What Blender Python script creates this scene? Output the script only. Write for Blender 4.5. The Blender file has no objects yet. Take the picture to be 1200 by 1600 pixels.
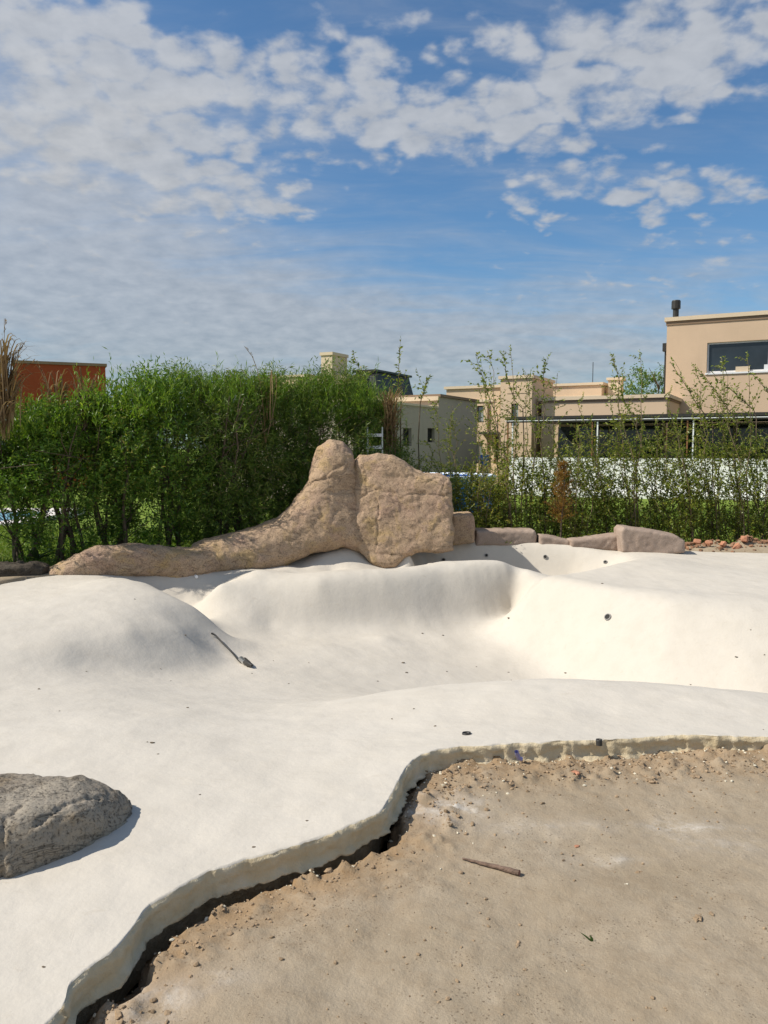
import bpy, math, numpy as np
from mathutils import Vector, Matrix
C = bpy.context.scene.collection
RNG = np.random.default_rng(7)
R = math.radians

# ------------------------------------------------------------------ camera and pixel rays
FPX = 1256.0
TH = math.atan(100 / FPX)
CT, ST = math.cos(TH), math.sin(TH)
CAM = np.array([0, 0, 1.6])
def ray(px, py):
    u = (px - 600) / FPX; v = (py - 800) / FPX
    return np.array([u, CT - v * ST, -ST - v * CT])
def at_z(px, py, z):
    d = ray(px, py); t = (z - CAM[2]) / d[2]; return CAM + d * t
def at_y(px, py, y):
    d = ray(px, py); return CAM + d * (y / d[1])
def at_plane(px, py, o, n):
    d = ray(px, py); t = np.dot(np.array(o) - CAM, n) / np.dot(d, n); return CAM + d * t

# ------------------------------------------------------------------ mesh helpers
class MB:
    def __init__(s): s.V = []; s.F = []; s.n = 0; s.M = []
    def add(s, V, F, mi=0):
        V = np.asarray(V, float).reshape(-1, 3); F = np.asarray(F, int)
        if len(V) == 0 or len(F) == 0: return
        s.V.append(V); s.F.append(F + s.n); s.n += len(V); s.M.append(mi)
    def build(s, name, mats, parent=None, smooth=False, local=True, origin=None):
        V = np.concatenate(s.V) if s.V else np.zeros((0, 3))
        if origin is not None: V = V - np.asarray(origin)
        me = bpy.data.meshes.new(name)
        cnt = [np.full(len(f), f.shape[1]) for f in s.F]
        tot = np.concatenate(cnt); loops = np.concatenate([f.ravel() for f in s.F])
        st = np.concatenate([[0], np.cumsum(tot)[:-1]])
        me.vertices.add(len(V)); me.vertices.foreach_set('co', V.ravel())
        me.loops.add(len(loops)); me.loops.foreach_set('vertex_index', loops)
        me.polygons.add(len(tot)); me.polygons.foreach_set('loop_start', st)
        if not isinstance(mats, (list, tuple)): mats = [mats]
        for m in mats: me.materials.append(m)
        if len(mats) > 1:
            me.polygons.foreach_set('material_index', np.concatenate([np.full(len(f), mi) for f, mi in zip(s.F, s.M)]))
        me.update(calc_edges=True); me.validate()
        me.polygons.foreach_set('use_smooth', np.full(len(me.polygons), smooth))
        o = bpy.data.objects.new(name, me); C.objects.link(o)
        if origin is not None and parent is None: o.location = origin
        if parent: o.parent = parent
        return o

def tag(o, label=None, cat=None, group=None, kind=None):
    if label: o['label'] = label
    if cat: o['category'] = cat
    if group: o['group'] = group
    if kind: o['kind'] = kind
    return o
def empty(name, loc, rz=0, label=None, cat=None, group=None):
    o = bpy.data.objects.new(name, None); C.objects.link(o)
    o.location = Vector([float(a) for a in loc]); o.rotation_euler = (0, 0, rz); o.empty_display_size = .2
    return tag(o, label, cat, group)
def copy_tree(o, parent=None):
    c = o.copy(); C.objects.link(c)
    if parent: c.parent = parent
    for ch in list(o.children): copy_tree(ch, c)
    return c

def box_vf(x0, x1, y0, y1, z0, z1):
    V = [(x, y, z) for z in (z0, z1) for y in (y0, y1) for x in (x0, x1)]
    F = [(0, 2, 3, 1), (4, 5, 7, 6), (0, 1, 5, 4), (2, 6, 7, 3), (0, 4, 6, 2), (1, 3, 7, 5)]
    return np.array(V, float), np.array(F)
def tube_vf(P, rad, n=6, cap=True):
    P = np.asarray(P, float); m = len(P); rad = np.broadcast_to(np.asarray(rad, float), (m,))
    T = np.gradient(P, axis=0); T /= np.linalg.norm(T, axis=1)[:, None] + 1e-9
    ref = np.array([0, 0, 1.]) if abs(T[:, 2]).mean() < .8 else np.array([1., 0, 0])
    A = np.cross(T, ref); A /= np.linalg.norm(A, axis=1)[:, None] + 1e-9
    B = np.cross(T, A)
    a = np.arange(n) * 2 * math.pi / n
    V = P[:, None] + rad[:, None, None] * (np.cos(a)[None, :, None] * A[:, None] + np.sin(a)[None, :, None] * B[:, None])
    V = V.reshape(-1, 3)
    i = np.arange(m - 1)[:, None] * n; j = np.arange(n)[None]; k = (j + 1) % n
    F = np.stack([i + j, i + k, i + n + k, i + n + j], -1).reshape(-1, 4)
    return V, F
def add_tube(mb, P, rad, n=6, mi=0, cap=True):
    V, F = tube_vf(P, rad, n)
    mb.add(V, F, mi)
    if cap and n >= 3:
        m = len(P)
        mb.add(V[:n], np.arange(n)[None, ::-1], mi); mb.add(V[(m - 1) * n:], np.arange(n)[None], mi)
def lathe_vf(prof, n=16):
    prof = np.asarray(prof, float); a = np.arange(n) * 2 * math.pi / n
    V = np.stack([prof[:, 0:1] * np.cos(a), prof[:, 0:1] * np.sin(a), np.repeat(prof[:, 1:2], n, 1)], -1).reshape(-1, 3)
    m = len(prof); i = np.arange(m - 1)[:, None] * n; j = np.arange(n)[None]; k = (j + 1) % n
    return V, np.stack([i + j, i + k, i + n + k, i + n + j], -1).reshape(-1, 4)

# ------------------------------------------------------------------ numpy noise
def _h(i, j, k, seed):
    n = (i * 374761393 + j * 668265263 + k * 2147483647 + seed * 974634777) & 0xFFFFFFFF
    n = ((n ^ (n >> 13)) * 1274126177) & 0xFFFFFFFF
    n = (n ^ (n >> 16)) & 0xFFFFFFFF
    return n.astype(np.float64) / 0xFFFFFFFF
def vnoise(P, seed=0):
    P = np.asarray(P, float)
    if P.shape[-1] == 2: P = np.concatenate([P, np.zeros(P.shape[:-1] + (1,))], -1)
    I = np.floor(P).astype(np.int64); f = P - I; f = f * f * f * (f * (f * 6 - 15) + 10)
    out = 0
    for a in (0, 1):
        wa = f[..., 0] if a else 1 - f[..., 0]
        for b in (0, 1):
            wb = f[..., 1] if b else 1 - f[..., 1]
            for c in (0, 1):
                wc = f[..., 2] if c else 1 - f[..., 2]
                out = out + wa * wb * wc * _h(I[..., 0] + a, I[..., 1] + b, I[..., 2] + c, seed)
    return out * 2 - 1
def fbm(P, scale=1., octv=4, seed=0, gain=.5):
    P = np.asarray(P, float) * scale; s = 0; a = 1
    for o in range(octv):
        s = s + a * vnoise(P + o * 17.3, seed + o); P = P * 2.03; a *= gain
    return s

# ------------------------------------------------------------------ materials
def new_mat(name):
    m = bpy.data.materials.new(name); m.use_nodes = True
    nt = m.node_tree; nt.nodes.clear()
    out = nt.nodes.new('ShaderNodeOutputMaterial'); b = nt.nodes.new('ShaderNodeBsdfPrincipled')
    nt.links.new(b.outputs[0], out.inputs[0])
    return m, nt, b, out
def N(nt, t, **kw):
    n = nt.nodes.new(t)
    for k, v in kw.items():
        if k.startswith('i_'):
            n.inputs[int(k[2:])].default_value = v
        else: setattr(n, k, v)
    return n
def noise(nt, vec, scale, detail=5, rough=.55, dist=0):
    n = N(nt, 'ShaderNodeTexNoise'); n.inputs['Scale'].default_value = scale; n.inputs['Detail'].default_value = detail
    n.inputs['Roughness'].default_value = rough; n.inputs['Distortion'].default_value = dist
    if vec is not None: nt.links.new(vec, n.inputs['Vector'])
    return n.outputs['Fac']
def ramp(nt, fac, stops):
    r = N(nt, 'ShaderNodeValToRGB'); e = r.color_ramp.elements
    while len(e) > 1: e.remove(e[0])
    e[0].position = stops[0][0]; e[0].color = tuple(stops[0][1]) + (1,)
    for p, c in stops[1:]:
        k = e.new(p); k.color = tuple(c) + (1,)
    nt.links.new(fac, r.inputs[0]); return r.outputs[0]
def mix(nt, fac, a, b, mode='MIX'):
    m = N(nt, 'ShaderNodeMix', data_type='RGBA', blend_type=mode)
    for sock, v in ((m.inputs[0], fac), (m.inputs[6], a), (m.inputs[7], b)):
        if hasattr(v, 'node'): nt.links.new(v, sock)
        elif isinstance(v, (int, float)): sock.default_value = v
        else: sock.default_value = tuple(v) + (1,) if len(v) == 3 else v
    return m.outputs[2]
def mth(nt, op, a, b=None, c=None, clamp=False):
    m = N(nt, 'ShaderNodeMath', operation=op, use_clamp=clamp)
    for i, v in enumerate((a, b, c)):
        if v is None: continue
        if hasattr(v, 'node'): nt.links.new(v, m.inputs[i])
        else: m.inputs[i].default_value = v
    return m.outputs[0]
def bump(nt, bsdf, h, strength, dist, prev=None):
    b = N(nt, 'ShaderNodeBump'); b.inputs['Strength'].default_value = strength; b.inputs['Distance'].default_value = dist
    nt.links.new(h, b.inputs['Height'])
    if prev is not None: nt.links.new(prev, b.inputs['Normal'])
    if bsdf is not None: nt.links.new(b.outputs[0], bsdf.inputs['Normal'])
    return b.outputs[0]
def geo(nt): return N(nt, 'ShaderNodeNewGeometry')
def attr(nt, name):
    a = N(nt, 'ShaderNodeAttribute'); a.attribute_name = name; return a.outputs['Fac']
def objco(nt): return N(nt, 'ShaderNodeTexCoord').outputs['Object']

def simple(name, col, rough=.6, metal=0, var=.08, vscale=6, bmp=0, bscale=60, spec=.3):
    m, nt, b, _ = new_mat(name); oc = objco(nt)
    c0 = tuple(x * (1 - var) for x in col); c1 = tuple(min(1, x * (1 + var)) for x in col)
    nt.links.new(ramp(nt, noise(nt, oc, vscale, 6, .6), [(.3, c0), (.7, c1)]), b.inputs['Base Color'])
    b.inputs['Roughness'].default_value = rough; b.inputs['Metallic'].default_value = metal
    b.inputs['Specular IOR Level'].default_value = spec
    if bmp: bump(nt, b, noise(nt, oc, bscale, 4), bmp, .01)
    return m

M = {}
def mat_plaster():
    m, nt, b, _ = new_mat('white_plaster'); p = geo(nt).outputs['Position']
    n1 = noise(nt, p, .8, 4, .5); n2 = noise(nt, p, 5, 6, .6); n3 = noise(nt, p, 38, 4, .6)
    c = ramp(nt, n1, [(.3, (.545, .50, .43)), (.7, (.58, .535, .465))])
    c = mix(nt, mth(nt, 'MULTIPLY', ramp(nt, n2, [(.46, (0, 0, 0)), (.7, (1, 1, 1))]), .4), c, (.50, .455, .385))
    # faint rust and dirt smears
    sc = N(nt, 'ShaderNodeMapping'); sc.inputs['Scale'].default_value = (3, 9, 9); nt.links.new(p, sc.inputs[0])
    n4 = noise(nt, sc.outputs[0], 2.2, 8, .75, .6)
    c = mix(nt, mth(nt, 'MULTIPLY', ramp(nt, n4, [(.58, (0, 0, 0)), (.72, (1, 1, 1))]), .45), c, (.44, .385, .305))
    # specks of dirt
    v = N(nt, 'ShaderNodeTexVoronoi'); v.inputs['Scale'].default_value = 11; nt.links.new(p, v.inputs['Vector'])
    sp = mth(nt, 'LESS_THAN', v.outputs['Distance'], mth(nt, 'MULTIPLY', noise(nt, p, 31, 1), .045))
    v2 = mth(nt, 'GREATER_THAN', noise(nt, p, 7, 2), .56)
    c = mix(nt, mth(nt, 'MULTIPLY', mth(nt, 'MULTIPLY', sp, v2), .7), c, (.2, .17, .13))
    nt.links.new(c, b.inputs['Base Color']); b.inputs['Roughness'].default_value = .9
    b.inputs['Specular IOR Level'].default_value = .12
    h = mth(nt, 'ADD', mth(nt, 'MULTIPLY', n2, 1.0), mth(nt, 'MULTIPLY', n3, .22))
    bump(nt, b, h, .25, .03)
    return m
def mat_edge():
    m, nt, b, _ = new_mat('raw_plaster_edge'); p = geo(nt).outputs['Position']
    n1 = noise(nt, p, 7, 6, .65); n2 = noise(nt, p, 60, 5, .6)
    c = ramp(nt, n1, [(.3, (.52, .42, .265)), (.55, (.585, .495, .34)), (.75, (.62, .54, .41))])
    nt.links.new(c, b.inputs['Base Color']); b.inputs['Roughness'].default_value = .9; b.inputs['Specular IOR Level'].default_value = .1
    bump(nt, b, mth(nt, 'ADD', mth(nt, 'MULTIPLY', n1, 2.), mth(nt, 'MULTIPLY', n2, .4)), .5, .02)
    return m
def mat_ground():
    m, nt, b, _ = new_mat('ground_soil'); p = geo(nt).outputs['Position']
    n1 = noise(nt, p, 1.6, 5, .6); n2 = noise(nt, p, 12, 8, .7); n3 = noise(nt, p, 90, 6, .7); n4 = noise(nt, p, 4.5, 6, .65, .4)
    c = ramp(nt, n1, [(.3, (.315, .252, .174)), (.7, (.385, .318, .234))])
    c = mix(nt, mth(nt, 'MULTIPLY', ramp(nt, n2, [(.42, (0, 0, 0)), (.62, (1, 1, 1))]), .35), c, (.255, .19, .122))
    c = mix(nt, mth(nt, 'MULTIPLY', ramp(nt, n4, [(.55, (0, 0, 0)), (.7, (1, 1, 1))]), .5), c, (.44, .365, .27))
    # cracks and dark grit
    v = N(nt, 'ShaderNodeTexVoronoi'); v.inputs['Scale'].default_value = 55; nt.links.new(p, v.inputs['Vector'])
    grit = mth(nt, 'MULTIPLY', mth(nt, 'LESS_THAN', v.outputs['Distance'], .2), mth(nt, 'GREATER_THAN', mth(nt, 'ADD', n4, mth(nt, 'MULTIPLY', n2, .25)), .66))
    c = mix(nt, mth(nt, 'MULTIPLY', grit, .6), c, (.13, .095, .06))
    g6 = noise(nt, p, 150, 4, .75)
    c = mix(nt, mth(nt, 'MULTIPLY', ramp(nt, g6, [(.34, (1, 1, 1)), (.42, (0, 0, 0))]), mth(nt, 'ADD', .18, mth(nt, 'MULTIPLY', ramp(nt, n4, [(.45, (0, 0, 0)), (.62, (1, 1, 1))]), .6))), c, (.15, .11, .07))
    c = mix(nt, mth(nt, 'MULTIPLY', ramp(nt, g6, [(.60, (0, 0, 0)), (.68, (1, 1, 1))]), .35), c, (.50, .43, .33))
    lip = attr(nt, 'lip')
    lipn = mth(nt, 'MULTIPLY', lip, ramp(nt, n2, [(.3, (.35, .35, .35)), (.6, (1, 1, 1))]), clamp=True)
    c = mix(nt, mth(nt, 'MULTIPLY', lipn, .8), c, (.30, .185, .09))
    dust = attr(nt, 'dust')
    d2 = mth(nt, 'MULTIPLY', mth(nt, 'MULTIPLY', dust, 1.15), mth(nt, 'MULTIPLY', ramp(nt, n2, [(.40, (.05, .05, .05)), (.6, (1, 1, 1))]), ramp(nt, n4, [(.35, (.1, .1, .1)), (.6, (1, 1, 1))])), clamp=True)
    c = mix(nt, d2, c, (.58, .54, .48))
    g = attr(nt, 'lawn')
    gc = ramp(nt, noise(nt, p, 3, 8, .75), [(.3, (.10, .16, .025)), (.5, (.16, .23, .035)), (.7, (.22, .26, .06))])
    c = mix(nt, g, c, gc)
    nt.links.new(c, b.inputs['Base Color']); b.inputs['Roughness'].default_value = .95; b.inputs['Specular IOR Level'].default_value = .08
    n5 = noise(nt, p, 260, 3, .7)
    h = mth(nt, 'ADD', mth(nt, 'MULTIPLY', n2, 1.), mth(nt, 'MULTIPLY', n3, .28))
    h = mth(nt, 'ADD', h, mth(nt, 'ADD', mth(nt, 'MULTIPLY', n4, .6), mth(nt, 'MULTIPLY', n5, .07)))
    h = mth(nt, 'SUBTRACT', h, mth(nt, 'MULTIPLY', grit, .25))
    bump(nt, b, h, .55, .022)
    return m
def mat_rock(name, cols, speck, bumpd=.02, yel=None, spk_scale=70, crack=.5):
    m, nt, b, _ = new_mat(name); p = geo(nt).outputs['Position']
    n1 = noise(nt, p, 2.3, 5, .6, .3); n2 = noise(nt, p, 11, 7, .7); n3 = noise(nt, p, spk_scale, 5, .75)
    c = ramp(nt, n1, [(.3, cols[0]), (.5, cols[1]), (.7, cols[2])])
    if yel:
        ny = noise(nt, p, 3.1, 4, .6, .8)
        c = mix(nt, mth(nt, 'MULTIPLY', ramp(nt, ny, [(.52, (0, 0, 0)), (.66, (1, 1, 1))]), .55), c, yel)
    c = mix(nt, mth(nt, 'MULTIPLY', ramp(nt, n3, [(.38, (1, 1, 1)), (.48, (0, 0, 0))]), .75), c, speck)
    c = mix(nt, mth(nt, 'MULTIPLY', ramp(nt, n3, [(.58, (0, 0, 0)), (.68, (1, 1, 1))]), .45), c, tuple(min(1, x * 1.5) for x in cols[1]))
    c = mix(nt, mth(nt, 'MULTIPLY', ramp(nt, n2, [(.56, (0, 0, 0)), (.7, (1, 1, 1))]), .4), c, tuple(min(1, x * 1.35) for x in cols[1]))
    sc = N(nt, 'ShaderNodeMapping'); sc.inputs['Scale'].default_value = (1, 1, 2.4); sc.inputs['Rotation'].default_value = (.5, .35, .2); nt.links.new(p, sc.inputs[0])
    nc = noise(nt, sc.outputs[0], 2.0, 9, .62, 1.1)
    ab = mth(nt, 'ABSOLUTE', mth(nt, 'SUBTRACT', nc, .5))
    cr = ramp(nt, ab, [(0., (1, 1, 1)), (.008, (0, 0, 0))])
    c = mix(nt, mth(nt, 'MULTIPLY', cr, crack), c, tuple(x * .35 for x in cols[0]))
    nt.links.new(c, b.inputs['Base Color']); b.inputs['Roughness'].default_value = .9; b.inputs['Specular IOR Level'].default_value = .15
    h = mth(nt, 'ADD', mth(nt, 'MULTIPLY', n2, 1.2), mth(nt, 'MULTIPLY', n3, .55))
    h = mth(nt, 'SUBTRACT', h, mth(nt, 'MULTIPLY', cr, .5 * crack))
    bump(nt, b, h, .8, bumpd)
    return m
def mat_leaf(name, stops, trans=.35, rough=.42, spec=.45):
    m, nt, b, out = new_mat(name); g = geo(nt)
    oi = N(nt, 'ShaderNodeObjectInfo').outputs['Random']
    r = mth(nt, 'ADD', mth(nt, 'MULTIPLY', g.outputs['Random Per Island'], .86), mth(nt, 'MULTIPLY', oi, .14))
    c = ramp(nt, r, stops)
    nt.links.new(c, b.inputs['Base Color']); b.inputs['Roughness'].default_value = rough; b.inputs['Specular IOR Level'].default_value = spec
    t = N(nt, 'ShaderNodeBsdfTranslucent')
    nt.links.new(mix(nt, 1., c, (1.0, 1.0, .55), 'MULTIPLY'), t.inputs[0])
    ms = N(nt, 'ShaderNodeMixShader'); ms.inputs[0].default_value = trans
    nt.links.new(b.outputs[0], ms.inputs[1]); nt.links.new(t.outputs[0], ms.inputs[2]); nt.links.new(ms.outputs[0], out.inputs[0])
    return m
def mat_stucco(name, col, var=.06):
    m, nt, b, _ = new_mat(name); p = geo(nt).outputs['Position']
    n1 = noise(nt, p, .5, 6, .65); sc = N(nt, 'ShaderNodeMapping'); sc.inputs['Scale'].default_value = (4, 4, .35); nt.links.new(p, sc.inputs[0])
    n2 = noise(nt, sc.outputs[0], 1, 6, .6)
    c = ramp(nt, n1, [(.3, tuple(x * (1 - var) for x in col)), (.7, tuple(x * (1 + var) for x in col))])
    c = mix(nt, mth(nt, 'MULTIPLY', ramp(nt, n2, [(.55, (0, 0, 0)), (.75, (1, 1, 1))]), .25), c, tuple(x * .75 for x in col))
    nt.links.new(c, b.inputs['Base Color']); b.inputs['Roughness'].default_value = .9; b.inputs['Specular IOR Level'].default_value = .1
    bump(nt, b, noise(nt, p, 30, 4), .3, .01)
    return m
def mat_glass(name, col=(.02, .025, .03), rough=.05):
    m, nt, b, _ = new_mat(name); oc = objco(nt)
    nt.links.new(ramp(nt, noise(nt, oc, .8, 3), [(.35, col), (.7, tuple(x * 1.8 for x in col))]), b.inputs['Base Color'])
    b.inputs['Roughness'].default_value = rough; b.inputs['Specular IOR Level'].default_value = .6
    return m

M['plaster'] = mat_plaster(); M['edge'] = mat_edge(); M['ground'] = mat_ground()
M['rock'] = mat_rock('tan_rock', [(.37, .26, .17), (.48, .345, .23), (.44, .30, .22)], (.13, .09, .055), .032, yel=(.50, .35, .15), spk_scale=60)
M['grey_rock'] = mat_rock('grey_granite', [(.25, .21, .165), (.33, .285, .225), (.37, .325, .26)], (.055, .045, .035), .02, yel=(.36, .25, .13), spk_scale=75, crack=.5)
M['pale_rock'] = mat_rock('mauve_kerb_stone', [(.32, .245, .195), (.37, .285, .23), (.40, .315, .255)], (.22, .16, .12), .008, spk_scale=110, crack=0.)
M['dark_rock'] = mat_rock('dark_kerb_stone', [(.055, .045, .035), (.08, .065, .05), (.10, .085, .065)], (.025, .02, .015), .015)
M['brick'] = simple('broken_brick', (.42, .20, .12), .9, var=.25, vscale=18, bmp=.6, bscale=60)
M['clod'] = simple('soil_clod', (.31, .225, .145), .95, var=.35, vscale=12, bmp=.6, bscale=80, spec=.05)
M['crumb'] = simple('plaster_crumb', (.60, .55, .43), .9, var=.12, vscale=20, spec=.1)
M['bark'] = simple('bark', (.12, .09, .06), .85, var=.3, vscale=15, bmp=.5, bscale=90)
M['twig'] = simple('pale_twig', (.21, .16, .10), .8, var=.3, vscale=15)
M['leaf_hedge'] = mat_leaf('hedge_leaf', [(0, (0.047, 0.115, 0.014)), (.45, (0.101, 0.209, 0.022)), (.8, (0.189, 0.297, 0.034)), (.95, (0.324, 0.378, 0.068)), (1, (0.432, 0.297, 0.095))], trans=.42)
M['leaf_narrow'] = mat_leaf('narrow_leaf', [(0, (0.061, 0.121, 0.020)), (.45, (0.121, 0.209, 0.030)), (.8, (0.216, 0.297, 0.047)), (.93, (0.338, 0.338, 0.108)), (1, (0.432, 0.311, 0.149))], trans=.42)
M['leaf_sunlit_top'] = mat_leaf('sunlit_shoot_leaf', [(0, (0.081, 0.172, 0.014)), (.6, (0.161, 0.287, 0.023)), (1, (0.276, 0.356, 0.046))], trans=.45)  # lighter green, with the sunlight on the hedge tops put into the colour
M['leaf_young'] = mat_leaf('sapling_leaf', [(0, (.09, .14, .018)), (.4, (.175, .235, .028)), (.8, (.29, .32, .045)), (1, (.42, .33, .07))], trans=.45)
M['leaf_dry'] = mat_leaf('dry_leaf', [(0, (.16, .10, .05)), (.5, (.28, .19, .10)), (1, (.40, .30, .18))], trans=.25, rough=.7, spec=.15)
M['needle'] = mat_leaf('rusty_needle', [(0, (.22, .10, .025)), (.5, (.34, .17, .04)), (1, (.30, .24, .06))], trans=.2, rough=.7, spec=.1)
M['grass'] = mat_leaf('grass_blade', [(0, (.09, .17, .02)), (.5, (.16, .25, .03)), (1, (.28, .30, .07))], trans=.4)
M['agave'] = mat_leaf('dark_blade', [(0, (.03, .055, .02)), (1, (.06, .09, .03))], trans=.1)
M['beige'] = mat_stucco('beige_stucco', (.60, .45, .315)); M['beige2'] = mat_stucco('warm_beige_stucco', (.64, .485, .335))
M['trim'] = mat_stucco('cream_trim', (.66, .54, .39)); M['brown_trim'] = mat_stucco('brown_trim', (.27, .19, .13))
M['greywall'] = mat_stucco('grey_beige_stucco', (.44, .375, .30)); M['terra'] = mat_stucco('terracotta_stucco', (.34, .075, .032))
M['slate'] = simple('dark_slate_roof', (.045, .048, .055), .6, var=.3, vscale=3)
M['glass'] = mat_glass('window_glass'); M['curtain_glass'] = mat_glass('curtained_glass', (.22, .25, .25), .15)
M['dark'] = simple('dark_opening', (.02, .018, .015), .7)
M['white_metal'] = simple('white_paint', (.75, .76, .77), .4, var=.04); M['dark_metal'] = simple('dark_metal', (.035, .033, .03), .5, var=.2)
M['steel'] = simple('steel', (.55, .55, .54), .3, metal=.9, var=.1); M['wood'] = simple('brown_timber', (.22, .10, .045), .6, var=.3, vscale=8)
M['whitewall'] = mat_stucco('white_wall', (.78, .79, .76), .04)
M['blue'] = simple('blue_liner', (.03, .20, .62), .35, var=.15, vscale=3); M['paleblue'] = simple('pale_blue_rim', (.72, .78, .85), .4, var=.04)
M['matt_grey'] = simple('matt_grey_plastic', (.30, .29, .27), .7, var=.2, vscale=60)
M['coping'] = simple('pale_coping', (.72, .66, .60), .8, var=.06, vscale=8)

# ------------------------------------------------------------------ pool outline
LIP_PX = [(75, 1597), (104, 1542), (137, 1513), (183, 1480), (204, 1453), (233, 1411), (250, 1405), (300, 1376), (333, 1359), (375, 1345), (433, 1330),
          (500, 1312), (535, 1298), (576, 1281), (596, 1271), (606, 1252), (625, 1217), (640, 1193), (663, 1179), (698, 1170), (733, 1165), (780, 1163),
          (838, 1160), (879, 1157), (932, 1155), (1025, 1149), (1083, 1148), (1200, 1148)]
lipw = [at_z(a, b, 0.)[:2] for a, b in LIP_PX]
lipw = [np.array(q) for q in ((-11, -2.2), (-9, -2.), (-5, -1.2), (-2.6, -.2), (-1.7, .8), (-1.25, 1.55))] + lipw + [np.array(q) for q in ((3.2, 4.5), (5, 4.3), (9, 3.9), (15, 3.6))]
lipw = np.array(lipw)
# catmull-rom through the outline, resampled finely
def catmull(P, step):
    P = np.asarray(P); out = []
    Q = np.vstack([2 * P[0] - P[1], P, 2 * P[-1] - P[-2]])
    for i in range(1, len(Q) - 2):
        p0, p1, p2, p3 = Q[i - 1:i + 3]; n = max(2, int(np.linalg.norm(p2 - p1) / step)); t = np.linspace(0, 1, n, endpoint=False)[:, None]
        out.append(.5 * ((2 * p1) + (-p0 + p2) * t + (2 * p0 - 5 * p1 + 4 * p2 - p3) * t * t + (-p0 + 3 * p1 - 3 * p2 + p3) * t ** 3))
    out.append(P[-1:]); return np.vstack(out)
LIP = catmull(lipw, .014)
_k = np.hanning(13); _k /= _k.sum(); LIP = np.stack([np.convolve(np.pad(LIP[:, k], 6, 'edge'), _k, 'valid') for k in (0, 1)], 1)
SH = .32                                            # the shell's grid lines lean a little so that they never run along the outline
LU = LIP[:, 0] + SH * LIP[:, 1]; keep = [0]
for i in range(1, len(LIP)):
    if LU[i] > LU[keep[-1]] + .002: keep.append(i)
LIP = LIP[keep]
LIPJ = LIP.copy(); LIPJ[:, 1] += .007 * fbm(LIP, 14, 3, 5) + .005 * fbm(LIP, 55, 2, 6)
_m = np.maximum.accumulate(LIP[:, 0]) + np.arange(len(LIP)) * 1e-7
BACK = np.array([(-9, 8.7), (-5.2, 8.75), (-4.55, 9.25), (-4.2, 9.9), (-3.2, 10.55), (-2.2, 11.0), (-1.2, 11.5), (-.3, 11.95), (.4, 12.35), (1.0, 12.72), (2.0, 12.75), (3.0, 12.5), (4., 12.45), (5., 12.3), (6, 12.1), (9, 11.8)])
def yback(x): return np.interp(x, BACK[:, 0], BACK[:, 1])
def ylip(x): return np.interp(x, _m, LIP[:, 1])

PZ = [  # photo pixel and height of points on the shell
 (60, 1450, 0), (100, 1300, 0), (300, 1260, -.01), (500, 1230, -.02), (0, 1150, -.03), (200, 1130, -.06), (400, 1160, -.1), (600, 1140, -.09), (750, 1115, -.05), (950, 1112, -.02), (1150, 1112, -.01),
 (600, 1030, -.7), (600, 995, -.63), (700, 1000, -.74), (770, 1030, -.85), (450, 1060, -.58), (500, 1010, -.6), (400, 1045, -.54), (700, 1040, -.82),
 (420, 1100, -.32), (300, 1100, -.24), (150, 1075, -.2), (0, 1062, -.15),
 (0, 1000, -.04), (100, 1010, -.1), (0, 935, .02), (100, 917, .02), (130, 960, 0.01), (220, 940, .01), (200, 985, -.09), (280, 985, -.2), (325, 1000, -.38), (340, 1020, -.48),
 (400, 893, .0), (470, 897, -.08),
 (1000, 900, 0), (1100, 880, 0), (1200, 880, 0), (1200, 902, 0), (1100, 906, 0), (1100, 871, 0), (1200, 940, -.02), (1100, 930, -.01), (940, 900, .0)]
LN = [  # lines on the shell: rims, creases, feet of the walls
 [(520, 1095, -.43), (600, 1080, -.32), (700, 1069, -.2), (780, 1063, -.1), (850, 1060, -.06), (1000, 1064, -.05), (1100, 1072, -.045), (1200, 1083, -.04)],
 [(175, 904, .03), (195, 904, .03), (232, 914, .0), (265, 930, -.05), (300, 947, -.13), (325, 965, -.26)],
 [(120, 1040, -.22), (200, 1047, -.32), (300, 1048, -.46), (350, 1040, -.52)],
 [(330, 928, -.2), (345, 915, -.1), (420, 912, -.1), (500, 912, -.095), (600, 907, -.09), (650, 901, -.07), (690, 896, -.055), (725, 896, -.065), (760, 896, -.08), (808, 896, -.10), (850, 906, -.15)],
 [(345, 990, -.48), (370, 985, -.49), (420, 975, -.50), (520, 968, -.495), (600, 964, -.505), (650, 961, -.51), (690, 958, -.52), (750, 955, -.535), (800, 950, -.545)]]
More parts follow.
